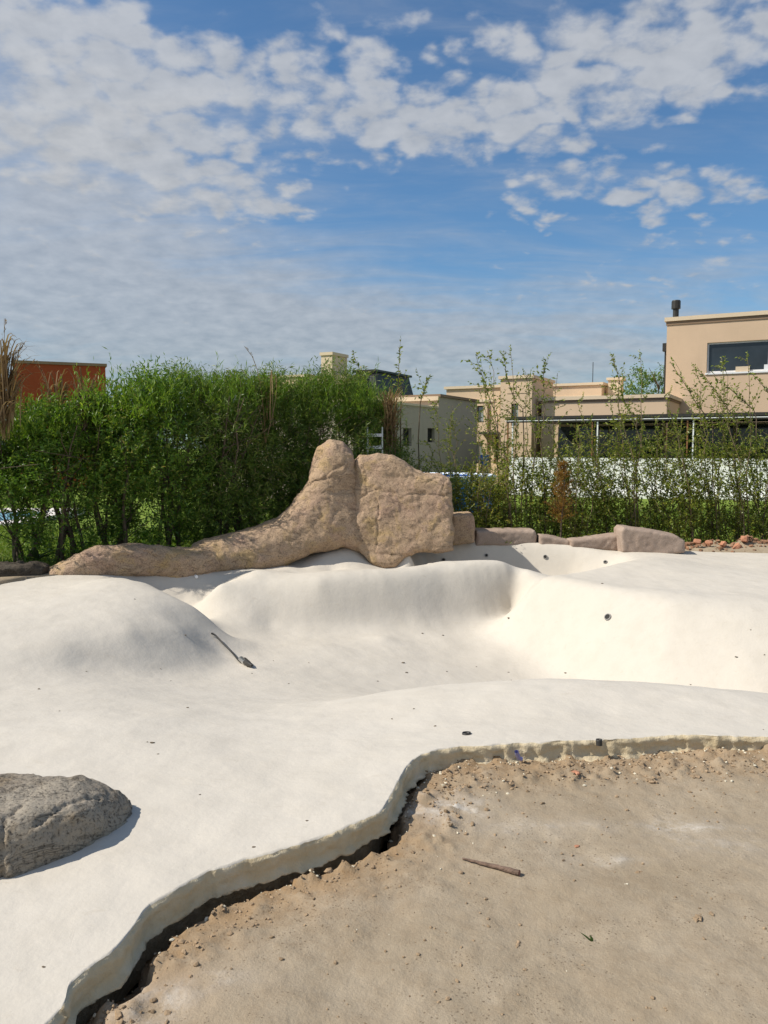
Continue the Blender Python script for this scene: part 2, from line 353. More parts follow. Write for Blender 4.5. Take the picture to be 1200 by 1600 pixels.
WL = [
 [(1.98, 9.95, -.05), (2.3, 9.45, -.04), (2.62, 8.98, -.06), (3.05, 8.5, -.10), (3.7, 8.15, -.12), (4.4, 8.0, -.12), (5.2, 7.9, -.1)],
 [(2.25, 10.0, 0), (2.6, 9.5, 0), (3.0, 9.2, -.01), (3.6, 8.95, -.02), (4.3, 8.8, -.02), (5.2, 8.7, -.02)],
 [(1.40, 9.75, -.72), (1.85, 9.05, -.84), (2.22, 8.4, -.92), (2.75, 7.7, -.96), (3.4, 7.2, -.96), (4.2, 6.9, -.92), (5.2, 6.8, -.85)],
 [(1.72, 9.88, -.36), (2.10, 9.28, -.42), (2.43, 8.72, -.46), (2.9, 8.15, -.5), (3.55, 7.7, -.5), (4.3, 7.45, -.48), (5.2, 7.35, -.45)],
 [(1.4, 7.2, -.93), (2.3, 6.8, -.97), (3.4, 6.4, -.95)], [(1.3, 6.3, -.4), (2.3, 6.2, -.5), (3.4, 5.95, -.5), (5, 5.7, -.4)],
 [(-3.25, 10.2, -.1), (-2.95, 10.2, -.25), (-2.7, 10.0, -.36), (-2.4, 9.8, -.42), (-2.2, 9.5, -.46)],
 [(-3.0, 10.5, -.08), (-2.77, 10.56, -.1), (-2.3, 10.75, -.08)], [(-2.95, 10.35, -.22), (-2.6, 10.3, -.34), (-2.32, 10.3, -.36)],
 [(.75, 12.42, .1), (1.3, 12.48, .1), (2.0, 12.46, .085), (2.9, 12.26, .04), (3.5, 12.05, .01), (3.7, 11.7, .01), (3.45, 11.2, .01), (2.9, 10.6, .01), (2.35, 10.15, -.01)],
 [(.75, 12.2, -.38), (1.3, 12.25, -.4), (2.0, 12.23, -.4), (2.8, 12.05, -.36), (3.2, 11.8, -.28), (3.25, 11.5, -.25), (2.8, 11.1, -.2), (2.3, 10.6, -.12), (1.95, 10.35, -.16)],
 [(.55, 11.8, -.36), (1.0, 11.6, -.4), (1.8, 11.5, -.38), (2.3, 11.3, -.3)],
 [(.5, 11.3, -.2), (.45, 11.8, -.1), (.45, 12.2, .0)],
 [(.75, 12.8, .06), (1.3, 12.85, .06), (2.0, 12.85, .05), (2.9, 12.6, .01), (3.6, 12.4, .0)]]
def dens(L, st=.12):
    L = np.array(L); out = []
    for p, q in zip(L[:-1], L[1:]):
        n = max(1, int(np.linalg.norm(q - p) / st)); out += [p + (q - p) * k / n for k in range(n)]
    return out + [L[-1]]
PY = [(605, 888, 11.4), (640, 867, 11.5), (665, 882, 11.35), (575, 876, 11.5), (520, 892, 11.1), (545, 884, 11.2), (600, 897, 10.9), (655, 893, 11.2), (590, 884, 11.45), (622, 882, 11.45), (560, 864, 11.55), (690, 888, 11.4), (490, 880, 11.2), (512, 866, 11.4), (530, 857, 11.55), (545, 855, 11.6), (450, 886, 11.0)]
WZ = [(1.4, 8.2, -.93), (.3, 7.4, -.75), (5, 5.1, -.04), (-3.6, 10.3, .0), (-1.17, 11.2, -.06), (-1.6, 10.95, -.06),
      (-7, 6, 0), (-7, 9, 0), (-7, 2, 0), (-4, 3, 0), (-4.2, 5, -.02), (7, 8, -.05), (7, 10, 0), (7, 12, 0), (7, 5, 0), (-3, 1, 0), (-9, -1, 0), (9, 4, 0), (-4.6, 9.2, 0), (-9, 5, 0), (9, 9, 0), (-.3, 12.1, .05), (.2, 12.4, -.1)]
WZ += [at_y(*p) for p in PY]
for l in LN: WZ += dens([at_z(*p) for p in l])
for l in WL: WZ += dens(l)
pts = [at_z(a, b, z) for a, b, z in PZ] + [np.array(w) for w in WZ] + [np.array([q[0], q[1], 0.]) for q in LIP[::45]]
pts = np.array(pts)
MQ = .065
def tps_fit(P, z):
    n = len(P); d2 = ((P[:, None] - P[None]) ** 2).sum(2); K = -np.sqrt(d2 + MQ * MQ) + 0.
    A = np.zeros((n + 1, n + 1)); A[:n, :n] = K + 0.003 * np.eye(n); A[:n, n] = 1; A[n, :n] = 1
    return np.linalg.solve(A, np.concatenate([z, [0]]))
TPSW = tps_fit(pts[:, :2], pts[:, 2])
def pool_z(XY):
    XY = np.asarray(XY, float).reshape(-1, 2); out = np.zeros(len(XY)); n = len(pts)
    for a in range(0, len(XY), 20000):
        q = XY[a:a + 20000]; d2 = (q[:, 0:1] - pts[None, :, 0]) ** 2 + (q[:, 1:2] - pts[None, :, 1]) ** 2
        out[a:a + 20000] = -np.sqrt(d2 + MQ * MQ) @ TPSW[:n] + TPSW[n]
    return out + .010 * fbm(XY, 1.3, 3, 3) + .0025 * fbm(XY, 6, 3, 9)

def build_pool():
    root = empty('swimming_pool', (1, 8, 0), label='large unfinished freeform swimming pool shell of white plaster with a raw edge', cat='pool')
    o = np.array([1, 8, 0.])
    L = LIPJ
    n = len(L); u = L[:, 0] + SH * L[:, 1]; yb = np.full(n, 11.); m = 330
    for _ in range(40): yb = .5 * yb + .5 * yback(u - SH * yb)
    t = np.linspace(0, 1, m) ** 1.25
    Y = L[:, 1][:, None] + (yb - L[:, 1])[:, None] * t[None]
    X = u[:, None] - SH * Y
    Z = pool_z(np.stack([X.ravel(), Y.ravel()], 1)).reshape(n, m)
    Z[:, 0] -= .004 + .004 * np.clip(fbm(L, 25, 3, 27), -.5, 1)
    V = np.stack([X, Y, Z], -1)
    mb = MB(); i = np.arange(n - 1)[:, None] * m; j = np.arange(m - 1)[None]
    mb.add(V.reshape(-1, 3) - o, np.stack([i + j, i + m + j, i + m + j + 1, i + j + 1], -1).reshape(-1, 4))
    sh = mb.build('basin', M['plaster'], root, smooth=True)
    # raw cut edge
    T = np.gradient(L, axis=0); T /= np.linalg.norm(T, axis=1)[:, None]; T = np.stack([np.convolve(np.pad(T[:, k], 6, 'edge'), np.ones(13) / 13, 'valid') for k in (0, 1)], 1)
    T /= np.linalg.norm(T, axis=1)[:, None]; nrm = np.stack([T[:, 1], -T[:, 0]], 1)
    prof = [(0, 0), (.004, -.005), (.008, -.012), (.011, -.022), (.009, -.034), (.010, -.046), (.009, -.058), (.011, -.070), (.012, -.082), (.020, -.092), (.024, -.100), (.004, -.106), (-.05, -.112), (-.06, -.30)]
    rows = []
    rgt = 1 / (1 + np.exp(-np.clip((L[:, 0] - .3) / .1, -40, 40)))
    for k, (a, z) in enumerate(prof):
        P3 = np.concatenate([L, np.full((n, 1), z * 2.2)], 1)
        jn = .010 * fbm(P3, 7, 3, 21) + .005 * fbm(P3, 34, 3, 22, .6)
        if 9 <= k <= 10: jn = jn + .022 * np.clip(fbm(P3, 18, 3, 23), -.2, 1) + .02 * rgt
        if k == 0: jn = jn * 0
        if k <= 2: jn = jn * .6
        off = a + jn
        zz = z - (.012 * rgt if 9 <= k <= 11 else 0) + Z[:, 0] + (0 if k == 0 else .005 * fbm(P3, 30, 2, 25))
        rows.append(np.stack([L[:, 0] + nrm[:, 0] * off, L[:, 1] + nrm[:, 1] * off, zz + np.zeros(n)], 1))
    V = np.stack(rows, 1); m = len(prof); i = np.arange(n - 1)[:, None] * m; j = np.arange(m - 1)[None]
    mb = MB(); mb.add(V.reshape(-1, 3) - o, np.stack([i + j, i + j + 1, i + m + j + 1, i + m + j], -1).reshape(-1, 4))
    ed = mb.build('raw_edge', M['edge'], root, smooth=True); ed['label'] = 'rough cream cut edge of the plaster above the bare soil'
    return root
pool = build_pool()

def pool_n(x, y, e=.05):
    z = pool_z([(x, y), (x + e, y), (x, y + e)]); n = np.array([-(z[1] - z[0]) / e, -(z[2] - z[0]) / e, 1]); return z[0], n / np.linalg.norm(n)
def hit_pool(px, py):
    d = ray(px, py); t = np.linspace(2.0, 14, 1500); P = CAM + d * t[:, None] / d[1]
    z = pool_z(P[:, :2]); k = np.argmax(P[:, 2] < z); return np.array([P[k, 0], P[k, 1], z[k]])

# ------------------------------------------------------------------ ground (one sheet to the horizon)
DUST = [(690, 1265, .22, .16, .9), (850, 1290, .35, .07, .35), (1060, 1290, .30, .08, .7), (1120, 1320, .28, .1, .45), (960, 1345, .2, .05, .4), (255, 1560, .16, .10, .55), (215, 1595, .12, .06, .6), (350, 1530, .15, .05, .35), (760, 1300, .4, .06, .25)]
def lipdist(X, Y):
    P = np.stack([X.ravel(), Y.ravel()], 1); out = np.full(len(P), 9.)
    near = (np.abs(P[:, 0]) < 5) & (P[:, 1] < 6); Lq = LIP[(LIP[:, 0] > -5.5) & (LIP[:, 0] < 5.5)][::3]; idx = np.where(near)[0]
    for a in range(0, len(idx), 8000):
        q = P[idx[a:a + 8000]]; out[idx[a:a + 8000]] = np.sqrt(((q[:, None] - Lq[None]) ** 2).sum(2).min(1))
    return out.reshape(X.shape)
GZ = -.112
def soil_noise(P):
    return .012 * fbm(P, 1.6, 3, 31) + .005 * fbm(P, 6, 3, 33) + .002 * fbm(P, 24, 3, 34)
def ground_h(X, Y, D):
    P = np.stack([X, Y], -1); inside = (Y > ylip(X) + .03) & (Y < yback(X) - .12) & (np.abs(X) < 8.7)
    out = ~inside & (Y < ylip(X) + .2)
    g = GZ + soil_noise(P)
    left = 1 / (1 + np.exp((X - .15) / .06))
    near = np.exp(-(D / .26) ** 2); clod = np.clip(fbm(P, 13, 4, 41, .6), 0, 2)
    g = g + .026 * near * clod + .018 * near * (1 - left) - left * np.clip(.085 + .07 * fbm(P, 3.2, 2, 48), .02, .12) * np.exp(-(D / (np.interp(X, [-1.2, -.75, -.45, -.2, .0, .2], [.08, .08, .046, .05, .062, .05]) * (1 + .35 * fbm(P, 9, 3, 47)))) ** 6)
    # scattered rough soil along the edge on the right
    band = np.exp(-((D - .22) / .14) ** 2) * (1 - left); g = g + band * .022 * np.clip(fbm(P, 20, 4, 45, .65), 0, 2)
    far = -.03 + .05 * fbm(P, .25, 3, 51) + .012 * fbm(P, 3, 3, 52)
    heap = .16 * np.exp(-((X - 5.9) / 1.2) ** 2 - ((Y - 12.75) / .35) ** 2) * (1 + .5 * fbm(P, 6, 3, 61))
    far = far + heap
    k = np.clip((Y - 6) / 2, 0, 1); g = g * (1 - k) + far * k
    return np.where(inside, -2.4, g)
def build_ground():
    def axis(parts):
        out = []
        for a, b, st in parts: out.append(np.arange(a, b, st))
        return np.unique(np.round(np.concatenate(out + [[parts[-1][1]]]), 4))
    ux = axis([(-900, -100, 160), (-100, -30, 14), (-30, -9, 1.5), (-9, -1.6, .16), (-1.6, 2.9, .017), (2.9, 9, .12), (9, 30, 1.5), (30, 100, 14), (100, 900, 160)])
    uy = axis([(-60, -5, 8), (-5, 1.6, .3), (1.6, 4.9, .017), (4.9, 14, .13), (14, 30, .8), (30, 100, 7), (100, 1500, 140)])
    X, Y = np.meshgrid(ux, uy, indexing='ij'); D = lipdist(X, Y)
    Z = ground_h(X, Y, D)
    n, m = X.shape; mb = MB(); i = np.arange(n - 1)[:, None] * m; j = np.arange(m - 1)[None]
    mb.add(np.stack([X, Y, Z], -1).reshape(-1, 3), np.stack([i + j, i + m + j, i + m + j + 1, i + j + 1], -1).reshape(-1, 4))
    o = mb.build('ground', M['ground'], smooth=True); tag(o, 'bare dusty tan soil ground with lawn beyond the pool', 'ground', kind='structure')
    def put(name, a):
        at = o.data.attributes.new(name, 'FLOAT', 'POINT'); at.data.foreach_set('value', a.ravel().astype(np.float32))
    left = 1 / (1 + np.exp((X - .3) / .2))
    put('lip', np.exp(-(D / .28) ** 2) * (.72 + .28 * left) * (Y < 7))
    dust = np.zeros_like(X)
    for px, py, sx, sy, a in DUST:
        c = at_z(px, py, GZ); dust = np.maximum(dust, a * np.exp(-((X - c[0]) / sx) ** 2 - ((Y - c[1]) / sy) ** 2))
    put('dust', dust)
    P = np.stack([X, Y], -1); lw = np.clip((Y - np.where(X < 0.5, yback(X) + .55, 13.35) + .25 * fbm(P, 1.5, 3, 71)) / .3, 0, 1)
    put('lawn', lw * (Y > 8))
    return o
ground = build_ground()

# ------------------------------------------------------------------ surface nets for rocks
def surface_net(f, lo, hi, h):
    n = [int(math.ceil((hi[k] - lo[k]) / h)) + 1 for k in range(3)]
    ax = [lo[k] + np.arange(n[k]) * h for k in range(3)]
    G = np.stack(np.meshgrid(*ax, indexing='ij'), -1); v = f(G.reshape(-1, 3)).reshape(n)
    s = v < 0
    cn = [k - 1 for k in n]; acc = np.zeros(cn + [3]); cnt = np.zeros(cn)
    offs = [(a, b, c) for a in (0, 1) for b in (0, 1) for c in (0, 1)]
    def sl(o): return tuple(slice(o[k], o[k] + cn[k]) for k in range(3))
    for a in offs:
        for k in range(3):
            if a[k] == 0:
                b = list(a); b[k] = 1
                va, vb = v[sl(a)], v[sl(b)]; cr = (va < 0) != (vb < 0); t = np.where(cr, va / (va - vb + 1e-12), 0)
                p = np.zeros(cn + [3])
                for q in range(3): p[..., q] = a[q]
                p[..., k] += t; acc += np.where(cr[..., None], p, 0); cnt += cr
    act = cnt > 0; idx = -np.ones(cn, int); idx[act] = np.arange(act.sum())
    I = np.stack(np.nonzero(act), 1); V = (I + acc[act] / cnt[act][:, None]) * h + np.array(lo)
    F = []
    for k in range(3):
        a, b = (k + 1) % 3, (k + 2) % 3
        s0 = [slice(1, -1)] * 3; s1 = [slice(1, -1)] * 3
        s0[k] = slice(0, n[k] - 1); s1[k] = slice(1, n[k])
        A = s[tuple(s0)]; B = s[tuple(s1)]; cr = np.nonzero(A != B); base = np.stack(cr, 1).copy(); base[:, a] += 1; base[:, b] += 1
        def g(da, db):
            q = base.copy(); q[:, a] -= da; q[:, b] -= db; return idx[q[:, 0], q[:, 1], q[:, 2]]
        quad = np.stack([g(0, 0), g(1, 0), g(1, 1), g(0, 1)], 1); fl = ~A[cr]
        quad[fl] = quad[fl][:, ::-1]; F.append(quad)
    F = np.concatenate(F); F = F[(F >= 0).all(1)]
    return V, F
def poly_sd(P, poly):
    poly = np.asarray(poly, float); d = np.full(len(P), 1e9); ins = np.zeros(len(P), bool)
    for i in range(len(poly)):
        a, b = poly[i], poly[(i + 1) % len(poly)]; e = b - a; w = P - a
        t = np.clip((w @ e) / (e @ e + 1e-12), 0, 1); d = np.minimum(d, ((w - t[:, None] * e) ** 2).sum(1))
        c = (a[1] > P[:, 1]) != (b[1] > P[:, 1]); xi = a[0] + (P[:, 1] - a[1]) / (b[1] - a[1] + 1e-12) * e[0]; ins ^= c & (P[:, 0] < xi)
    d = np.sqrt(d); return np.where(ins, -d, d)
def line_d(P, ln):
    d = np.full(len(P), 1e9); ln = np.asarray(ln, float)
    for i in range(len(ln) - 1):
        a, b = ln[i], ln[i + 1]; e = b - a; w = P - a; t = np.clip((w @ e) / (e @ e + 1e-12), 0, 1)
        d = np.minimum(d, ((w - t[:, None] * e) ** 2).sum(1))
    return np.sqrt(d)
def round_isect(a, b, r):
    A = a + r; B = b + r
    return np.sqrt(np.maximum(A, 0) ** 2 + np.maximum(B, 0) ** 2) + np.minimum(np.maximum(A, B), 0) - r

# ------------------------------------------------------------------ the tan rock formation along the back of the pool
RO = np.array([-4.2, 9.9, 0.]); RE = np.array([.9105, .4136, 0])
def rock_part(name, outline, px0, y0, yaw, dplane, dc, thick, r, cracks, root, h=.017, seed=1, amp=(.05, .02), mat='rock', prof=None, lean=0.):
    O = at_y(px0, 700, y0); O[2] = 0; E = np.array([math.cos(yaw), math.sin(yaw), 0]); NN = np.array([-math.sin(yaw), math.cos(yaw), 0])
    def to_sz(px, py, d):
        p = at_plane(px, py, O + NN * d, NN); return np.array([(p - O) @ E, p[2]])
    poly = np.array([to_sz(a, b, dplane) for a, b in outline]); cr = [np.array([to_sz(a, b, dc - thick / 2) for a, b in c]) for c in cracks]
    def f(P):
        q = P[:, [0, 2]]; d2 = poly_sd(q, poly); T = thick * (prof(q) if prof else 1.)
        v = round_isect(d2, np.abs(P[:, 1] - dc - lean * q[:, 1]) - T / 2, r)
        v = v + amp[0] * fbm(P, 2.2, 2, seed) + amp[1] * fbm(P, 7, 3, seed + 9) + .006 * fbm(P, 22, 3, seed + 19)
        v = v + .017 * (np.abs(vnoise(P * 2.6 + seed, seed + 31)) - .25) * -1 * .6 + .009 * (np.abs(vnoise(P * 6.5, seed + 33)) - .25) * -1
        for c in cr:
            w = .010 * (1 + .5 * vnoise(P * 6, seed + 2)); v = v + .018 * np.exp(-(line_d(q + .03 * np.stack([vnoise(P * 9, 3), vnoise(P * 9, 4)], 1), c) / w) ** 2)
        return v
    lo = [poly[:, 0].min() - .12, dc - thick * .8 - .15, poly[:, 1].min() - .12]; hi = [poly[:, 0].max() + .12, dc + thick * .8 + .15 + abs(lean) * 1.5, poly[:, 1].max() + .12]
    V, F = surface_net(f, lo, hi, h)
    W = O + V[:, :1] * E + V[:, 1:2] * NN; W[:, 2] = V[:, 2]
    mb = MB(); base = np.array(root.location); mb.add(W - base, F); return mb.build(name, M[mat], root, smooth=True)
rf = empty('rock_formation', RO + RE * 3.2, label='tall tan rock formation with rounded peak, square block and low trailing ridge', cat='rock')
rock_part('low_ridge', [(64, 912), (66, 902), (78, 890), (105, 876), (130, 860), (160, 852), (200, 850), (250, 855), (300, 858), (340, 855), (372, 850), (390, 870), (385, 896), (345, 892), (315, 902), (280, 907), (235, 901), (200, 901), (130, 912)],
          66, 9.9, .426, .2, .22, .5, .16, [[(120, 868), (170, 872), (200, 868)], [(200, 858), (260, 872), (300, 866)], [(330, 860), (345, 880), (335, 895)]], rf, seed=3, amp=(.025, .012))
rock_part('peak', [(296, 866), (302, 852), (325, 844), (360, 834), (405, 824), (435, 812), (458, 790), (482, 757), (492, 722), (503, 699), (522, 687), (542, 690), (556, 708), (560, 740), (562, 800), (570, 868), (548, 858), (528, 853), (480, 864), (440, 884), (400, 892), (340, 893), (300, 884)],
          300, 10.75, .30, .32, .34, .72, .26, [[(500, 752), (540, 742), (552, 724)], [(478, 760), (510, 748), (553, 715)], [(420, 800), (445, 806), (460, 800)], [(470, 775), (515, 770), (550, 765)], [(455, 790), (470, 800), (465, 812)], [(380, 850), (400, 862), (425, 868)]], rf, seed=13, amp=(.022, .011), lean=.12,
          prof=lambda q: np.clip(1.25 - .45 * (q[:, 1] / 1.5), .55, 1.35))
rock_part('square_block', [(553, 722), (562, 712), (575, 713), (590, 709), (614, 712), (638, 727), (663, 741), (690, 743), (703, 748), (706, 780), (708, 830), (707, 858), (690, 862), (650, 863), (632, 870), (618, 882), (600, 886), (584, 880), (566, 866), (550, 846)],
          553, 11.45, .03, .22, .36, .86, .12, [[(556, 712), (572, 740), (574, 772)], [(566, 778), (590, 764), (606, 770), (622, 776)], [(622, 778), (660, 772), (700, 776)], [(640, 742), (670, 756), (690, 748)], [(700, 752), (690, 772), (704, 790)], [(570, 862), (610, 868), (640, 866)], [(590, 775), (592, 830), (586, 860)]], rf, seed=29, amp=(.022, .013), lean=.14,
          prof=lambda q: np.clip(1.1 - .25 * (q[:, 1] / 1.2), .7, 1.2))
# ------------------------------------------------------------------ single stones
def stone(name, label, outline, y, yaw, thick, r, mat, seed, amp=(.02, .008), h=.014, group=None, cracks=(), cat='stone', dd=0.):
    """outline in photo pixels on an upright plane through (x, y) turned by yaw; real thickness behind it"""
    c0 = at_y(np.mean([p[0] for p in outline]), np.mean([p[1] for p in outline]), y)
    e = np.array([math.cos(yaw), math.sin(yaw), 0]); nn = np.array([-math.sin(yaw), math.cos(yaw), 0])
    def sz(a, b):
        p = at_plane(a, b, c0, nn); return np.array([(p - c0) @ e, p[2]])
    poly = np.array([sz(*p) for p in outline]); cr = [np.array([sz(*p) for p in c]) for c in cracks]
    def f(P):
        q = P[:, [0, 2]]; v = round_isect(poly_sd(q, poly), np.abs(P[:, 1] - thick / 2) - thick / 2, r)
        v = v + amp[0] * fbm(P, 3.5, 3, seed) + amp[1] * fbm(P, 14, 3, seed + 5)
        for c in cr: v = v + .02 * np.exp(-(line_d(q, c) / .012) ** 2)
        return v
    lo = [poly[:, 0].min() - .08, -.08, poly[:, 1].min() - .08]; hi = [poly[:, 0].max() + .08, thick + .08, poly[:, 1].max() + .08]
    V, F = surface_net(f, lo, hi, h); org = np.array([c0[0], c0[1], 0.])
    mb = MB(); mb.add(V[:, :1] * e + V[:, 1:2] * nn + V[:, 2:] * np.array([0, 0, 1.]), F)
    o = mb.build(name, M[mat], smooth=True); o.location = Vector(org); return tag(o, label, cat, group)
stone('kerb_stone', 'small upright tan block against the right side of the tall rock', [(706, 804), (740, 803), (743, 810), (742, 848), (706, 854)], 12.3, .1, .45, .05, 'rock', 5, amp=(.012, .008))
G_ST = 'edging stones along the back rim of the pool'
stone('kerb_stone', 'long flat mauve edging stone half shaded beside the small upright block', [(744, 829), (800, 828), (836, 829), (840, 838), (839, 852), (800, 854), (744, 853)], 12.45, .02, .4, .06, 'pale_rock', 6, amp=(.01, .005), group=G_ST)
stone('kerb_stone', 'shortest edging stone, low and sloping down to the right', [(843, 836), (862, 838), (890, 845), (893, 852), (888, 858), (843, 855)], 12.4, -.05, .35, .05, 'pale_rock', 7, amp=(.01, .005), group=G_ST)
stone('kerb_stone', 'low grey edging stone rising to the right towards the tallest edging stone', [(893, 844), (930, 840), (969, 835), (972, 862), (930, 860), (893, 857)], 12.3, .03, .35, .05, 'pale_rock', 8, amp=(.01, .005), group=G_ST)
stone('kerb_stone', 'tallest wedge shaped edging stone at the right end of the row', [(970, 830), (975, 824), (1020, 830), (1060, 838), (1071, 845), (1072, 864), (1030, 868), (972, 864)], 12.0, -.06, .5, .04, 'pale_rock', 9, amp=(.01, .005), group=G_ST)
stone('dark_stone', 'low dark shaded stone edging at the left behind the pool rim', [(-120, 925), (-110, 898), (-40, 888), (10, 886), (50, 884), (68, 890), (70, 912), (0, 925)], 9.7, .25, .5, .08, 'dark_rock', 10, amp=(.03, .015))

# grey boulder at the lower left
def build_boulder():
    foot = np.array([(-1.07, 3.44), (-1.10, 3.30), (-1.20, 3.10), (-1.40, 2.88), (-1.75, 2.74), (-2.2, 2.85), (-2.4, 3.25), (-2.1, 3.65), (-1.6, 3.72), (-1.2, 3.60)])
    org = np.array([-1.65, 3.25, 0.])
    pl = [((.88, .22, .42), (-1.115, 3.40, .07)), ((.45, -.72, .50), (-1.25, 3.03, .10)), ((-.15, -.80, .58), (-1.6, 2.86, .125)), ((.1, .66, .74), (-1.5, 3.52, .13)), ((.04, .0, .99), (-1.5, 3.25, .19)), ((.62, .05, .74), (-1.2, 3.3, .15))]
    def f(P):
        W = P + org; v = round_isect(poly_sd(W[:, :2], foot), np.abs(W[:, 2]) - .24, .05)
        for n, p in pl:
            n = np.array(n) / np.linalg.norm(n); q = (W - np.array(p)) @ n; hh = np.clip(.5 + .5 * (q - v) / .085, 0, 1); v = v * (1 - hh) + q * hh + .085 * hh * (1 - hh)
        v = v + .016 * fbm(P, 3.2, 3, 81) + .008 * fbm(P, 15, 3, 82) + .004 * fbm(P, 45, 2, 84)
        for c in ([(-1.42, 2.85), (-1.46, 3.0), (-1.44, 3.1)], [(-1.7, 3.1), (-1.5, 3.3), (-1.3, 3.35)], [(-1.35, 3.0), (-1.2, 3.28)]):
            v = v + .014 * np.exp(-(line_d(W[:, :2], c) / .008) ** 2)
        return v
    V, F = surface_net(f, [-.85, -.62, -.12], [.68, .58, .3], .0105)
    mb = MB(); mb.add(V, F); o = mb.build('boulder', M['grey_rock'], smooth=True); o.location = Vector(org)
    tag(o, 'grey speckled granite boulder resting on the white plaster at lower left', 'boulder')
build_boulder()
#--PART2--

# ------------------------------------------------------------------ vegetation
def unit(v): return v / (np.linalg.norm(v, axis=-1, keepdims=True) + 1e-9)
def leaf_quads(mb, P, D, Ln, W, rng, droop=.15, mi=0):
    n = len(P); D = unit(D); side = unit(np.cross(D, rng.normal(size=(n, 3)))); Ln = np.broadcast_to(Ln, (n,))[:, None]; W = np.broadcast_to(W, (n,))[:, None]
    mid = P + D * Ln * .45; tip = P + D * Ln; tip[:, 2] -= droop * Ln[:, 0]
    V = np.stack([P, mid + side * W * .5, tip, mid - side * W * .5], 1).reshape(-1, 3)
    mb.add(V, np.arange(n * 4).reshape(n, 4), mi)
def twig_leaves(mb, starts, dirs, lens, per, leaf, rng, spread=.9, up=0., droop=.15, stems=None, rad=.003, frac=1.):
    """leaves along many short twigs; twigs themselves go to `stems`"""
    n = len(starts); D = unit(dirs); bend = rng.normal(size=(n, 3)) * .25 + [0, 0, up]
    t = (np.arange(per) + rng.uniform(0, 1, (n, per))) / per
    P = starts[:, None] + D[:, None] * (lens[:, None] * t)[..., None] + bend[:, None] * (lens[:, None] * t * t * .5)[..., None]
    LD = unit(D[:, None] + bend[:, None] * t[..., None]) + spread * rng.normal(size=(n, per, 3))
    L = leaf[0] * rng.uniform(.6, 1.25, (n, per)); W = leaf[1] * rng.uniform(.7, 1.2, (n, per))
    leaf_quads(mb, P.reshape(-1, 3), LD.reshape(-1, 3), L.ravel(), W.ravel(), rng, droop)
    if stems is not None:
        for k in np.nonzero(rng.uniform(size=n) < frac)[0]:
            tt = np.linspace(0, 1, 3)[:, None]; Q = starts[k] + D[k] * lens[k] * tt + bend[k] * lens[k] * tt * tt * .5
            add_tube(stems, Q, [rad, rad * .8, rad * .4], 3, cap=False)
def grow(rng, base, top, wob=.06, n=7):
    t = np.linspace(0, 1, n)[:, None]; P = base + (top - base) * t; w = np.cumsum(rng.normal(size=(n, 3)) * wob, 0) * np.sqrt(t); w -= w[:1]
    P = P + w * [1, 1, .3]; return P

def make_hedge_shrub(name, seed, H=2.65, half=.85, depth=.72, leaf=(.075, .022), zlo=.55, ntw=2300, per=11, mat='leaf_hedge', top=True, nstem=7):
    rng = np.random.default_rng(seed); root = empty(name, (0, 0, 0)); st = MB(); fo = MB()
    for k in range(nstem):
        b = np.array([rng.uniform(-.28, .28), rng.uniform(-.2, .2), -.15]); tp = np.array([rng.uniform(-half, half) * .8, rng.uniform(-depth, depth) * .8, H * rng.uniform(.7, .95)])
        P = grow(rng, b, tp, .05, 8); r0 = rng.uniform(.016, .042); add_tube(st, P, np.linspace(r0, .006, 8), 6)
        for q in range(7):
            a = rng.uniform(.2, .9); i = a * 7; c = P[int(i)] + (P[min(7, int(i) + 1)] - P[int(i)]) * (i - int(i)); e = c + np.array([rng.normal() * .35, rng.normal() * .3, rng.uniform(.15, .6)])
            add_tube(st, grow(rng, c, e, .03, 4), [.009, .007, .005, .003], 4)
    # twigs spread through an uneven crown, denser towards its skin
    n = ntw; u = rng.uniform(-1, 1, n); th = rng.uniform(0, 2 * math.pi, n); rr = rng.uniform(0, 1, n) ** .4
    z = zlo + (H - zlo) * rng.beta(1.15, .95, n)
    k = np.sin(np.clip((z - zlo * .6) / (H - zlo * .6), 0, 1) ** .7 * math.pi * .86 + .32); wx = half * (.55 + .55 * k); wy = depth * (.5 + .55 * k)
    P = np.stack([rr * np.cos(th) * wx, rr * np.sin(th) * wy, z], 1)
    lump = fbm(P + seed * 7.1, 1.7, 3, seed); P += lump[:, None] * .27 * unit(P - [0, 0, 1.3])
    keepm = fbm(P + seed * 3.3, 2.6, 2, seed + 4) > -.24; P = P[keepm]
    D = unit(P * [1, 1, .15] + rng.normal(size=P.shape) * .35 + [0, 0, .45])
    twig_leaves(fo, P - D * .1, D, rng.uniform(.16, .36, len(P)), per, leaf, rng, up=.25, stems=st, frac=.16)
    f = fo.build('foliage', M[mat], root); 
    # upright shoots, coloured lighter as if sunlit, that stand out of the clipped top
    if top:
        to = MB(); m = 230; Q = np.stack([rng.uniform(-1, 1, m) * half, rng.uniform(-1, 1, m) * depth * .8, H * (rng.uniform(.80, .93, m) + .05 * np.sin(rng.uniform(0, 6.28, m)))], 1)
        twig_leaves(to, Q, rng.normal(size=(m, 3)) * .28 + [0, 0, 1], rng.uniform(.14, .42, m) * np.where(rng.uniform(size=m) < .14, 1.7, 1), 13, (leaf[0] * 1.2, leaf[1] * .8), rng, spread=.42, up=.1, droop=.05)
        to.build('top_shoots', M['leaf_sunlit_top'], root)
    st.build('stem', M['bark'], root, smooth=True)
    return root

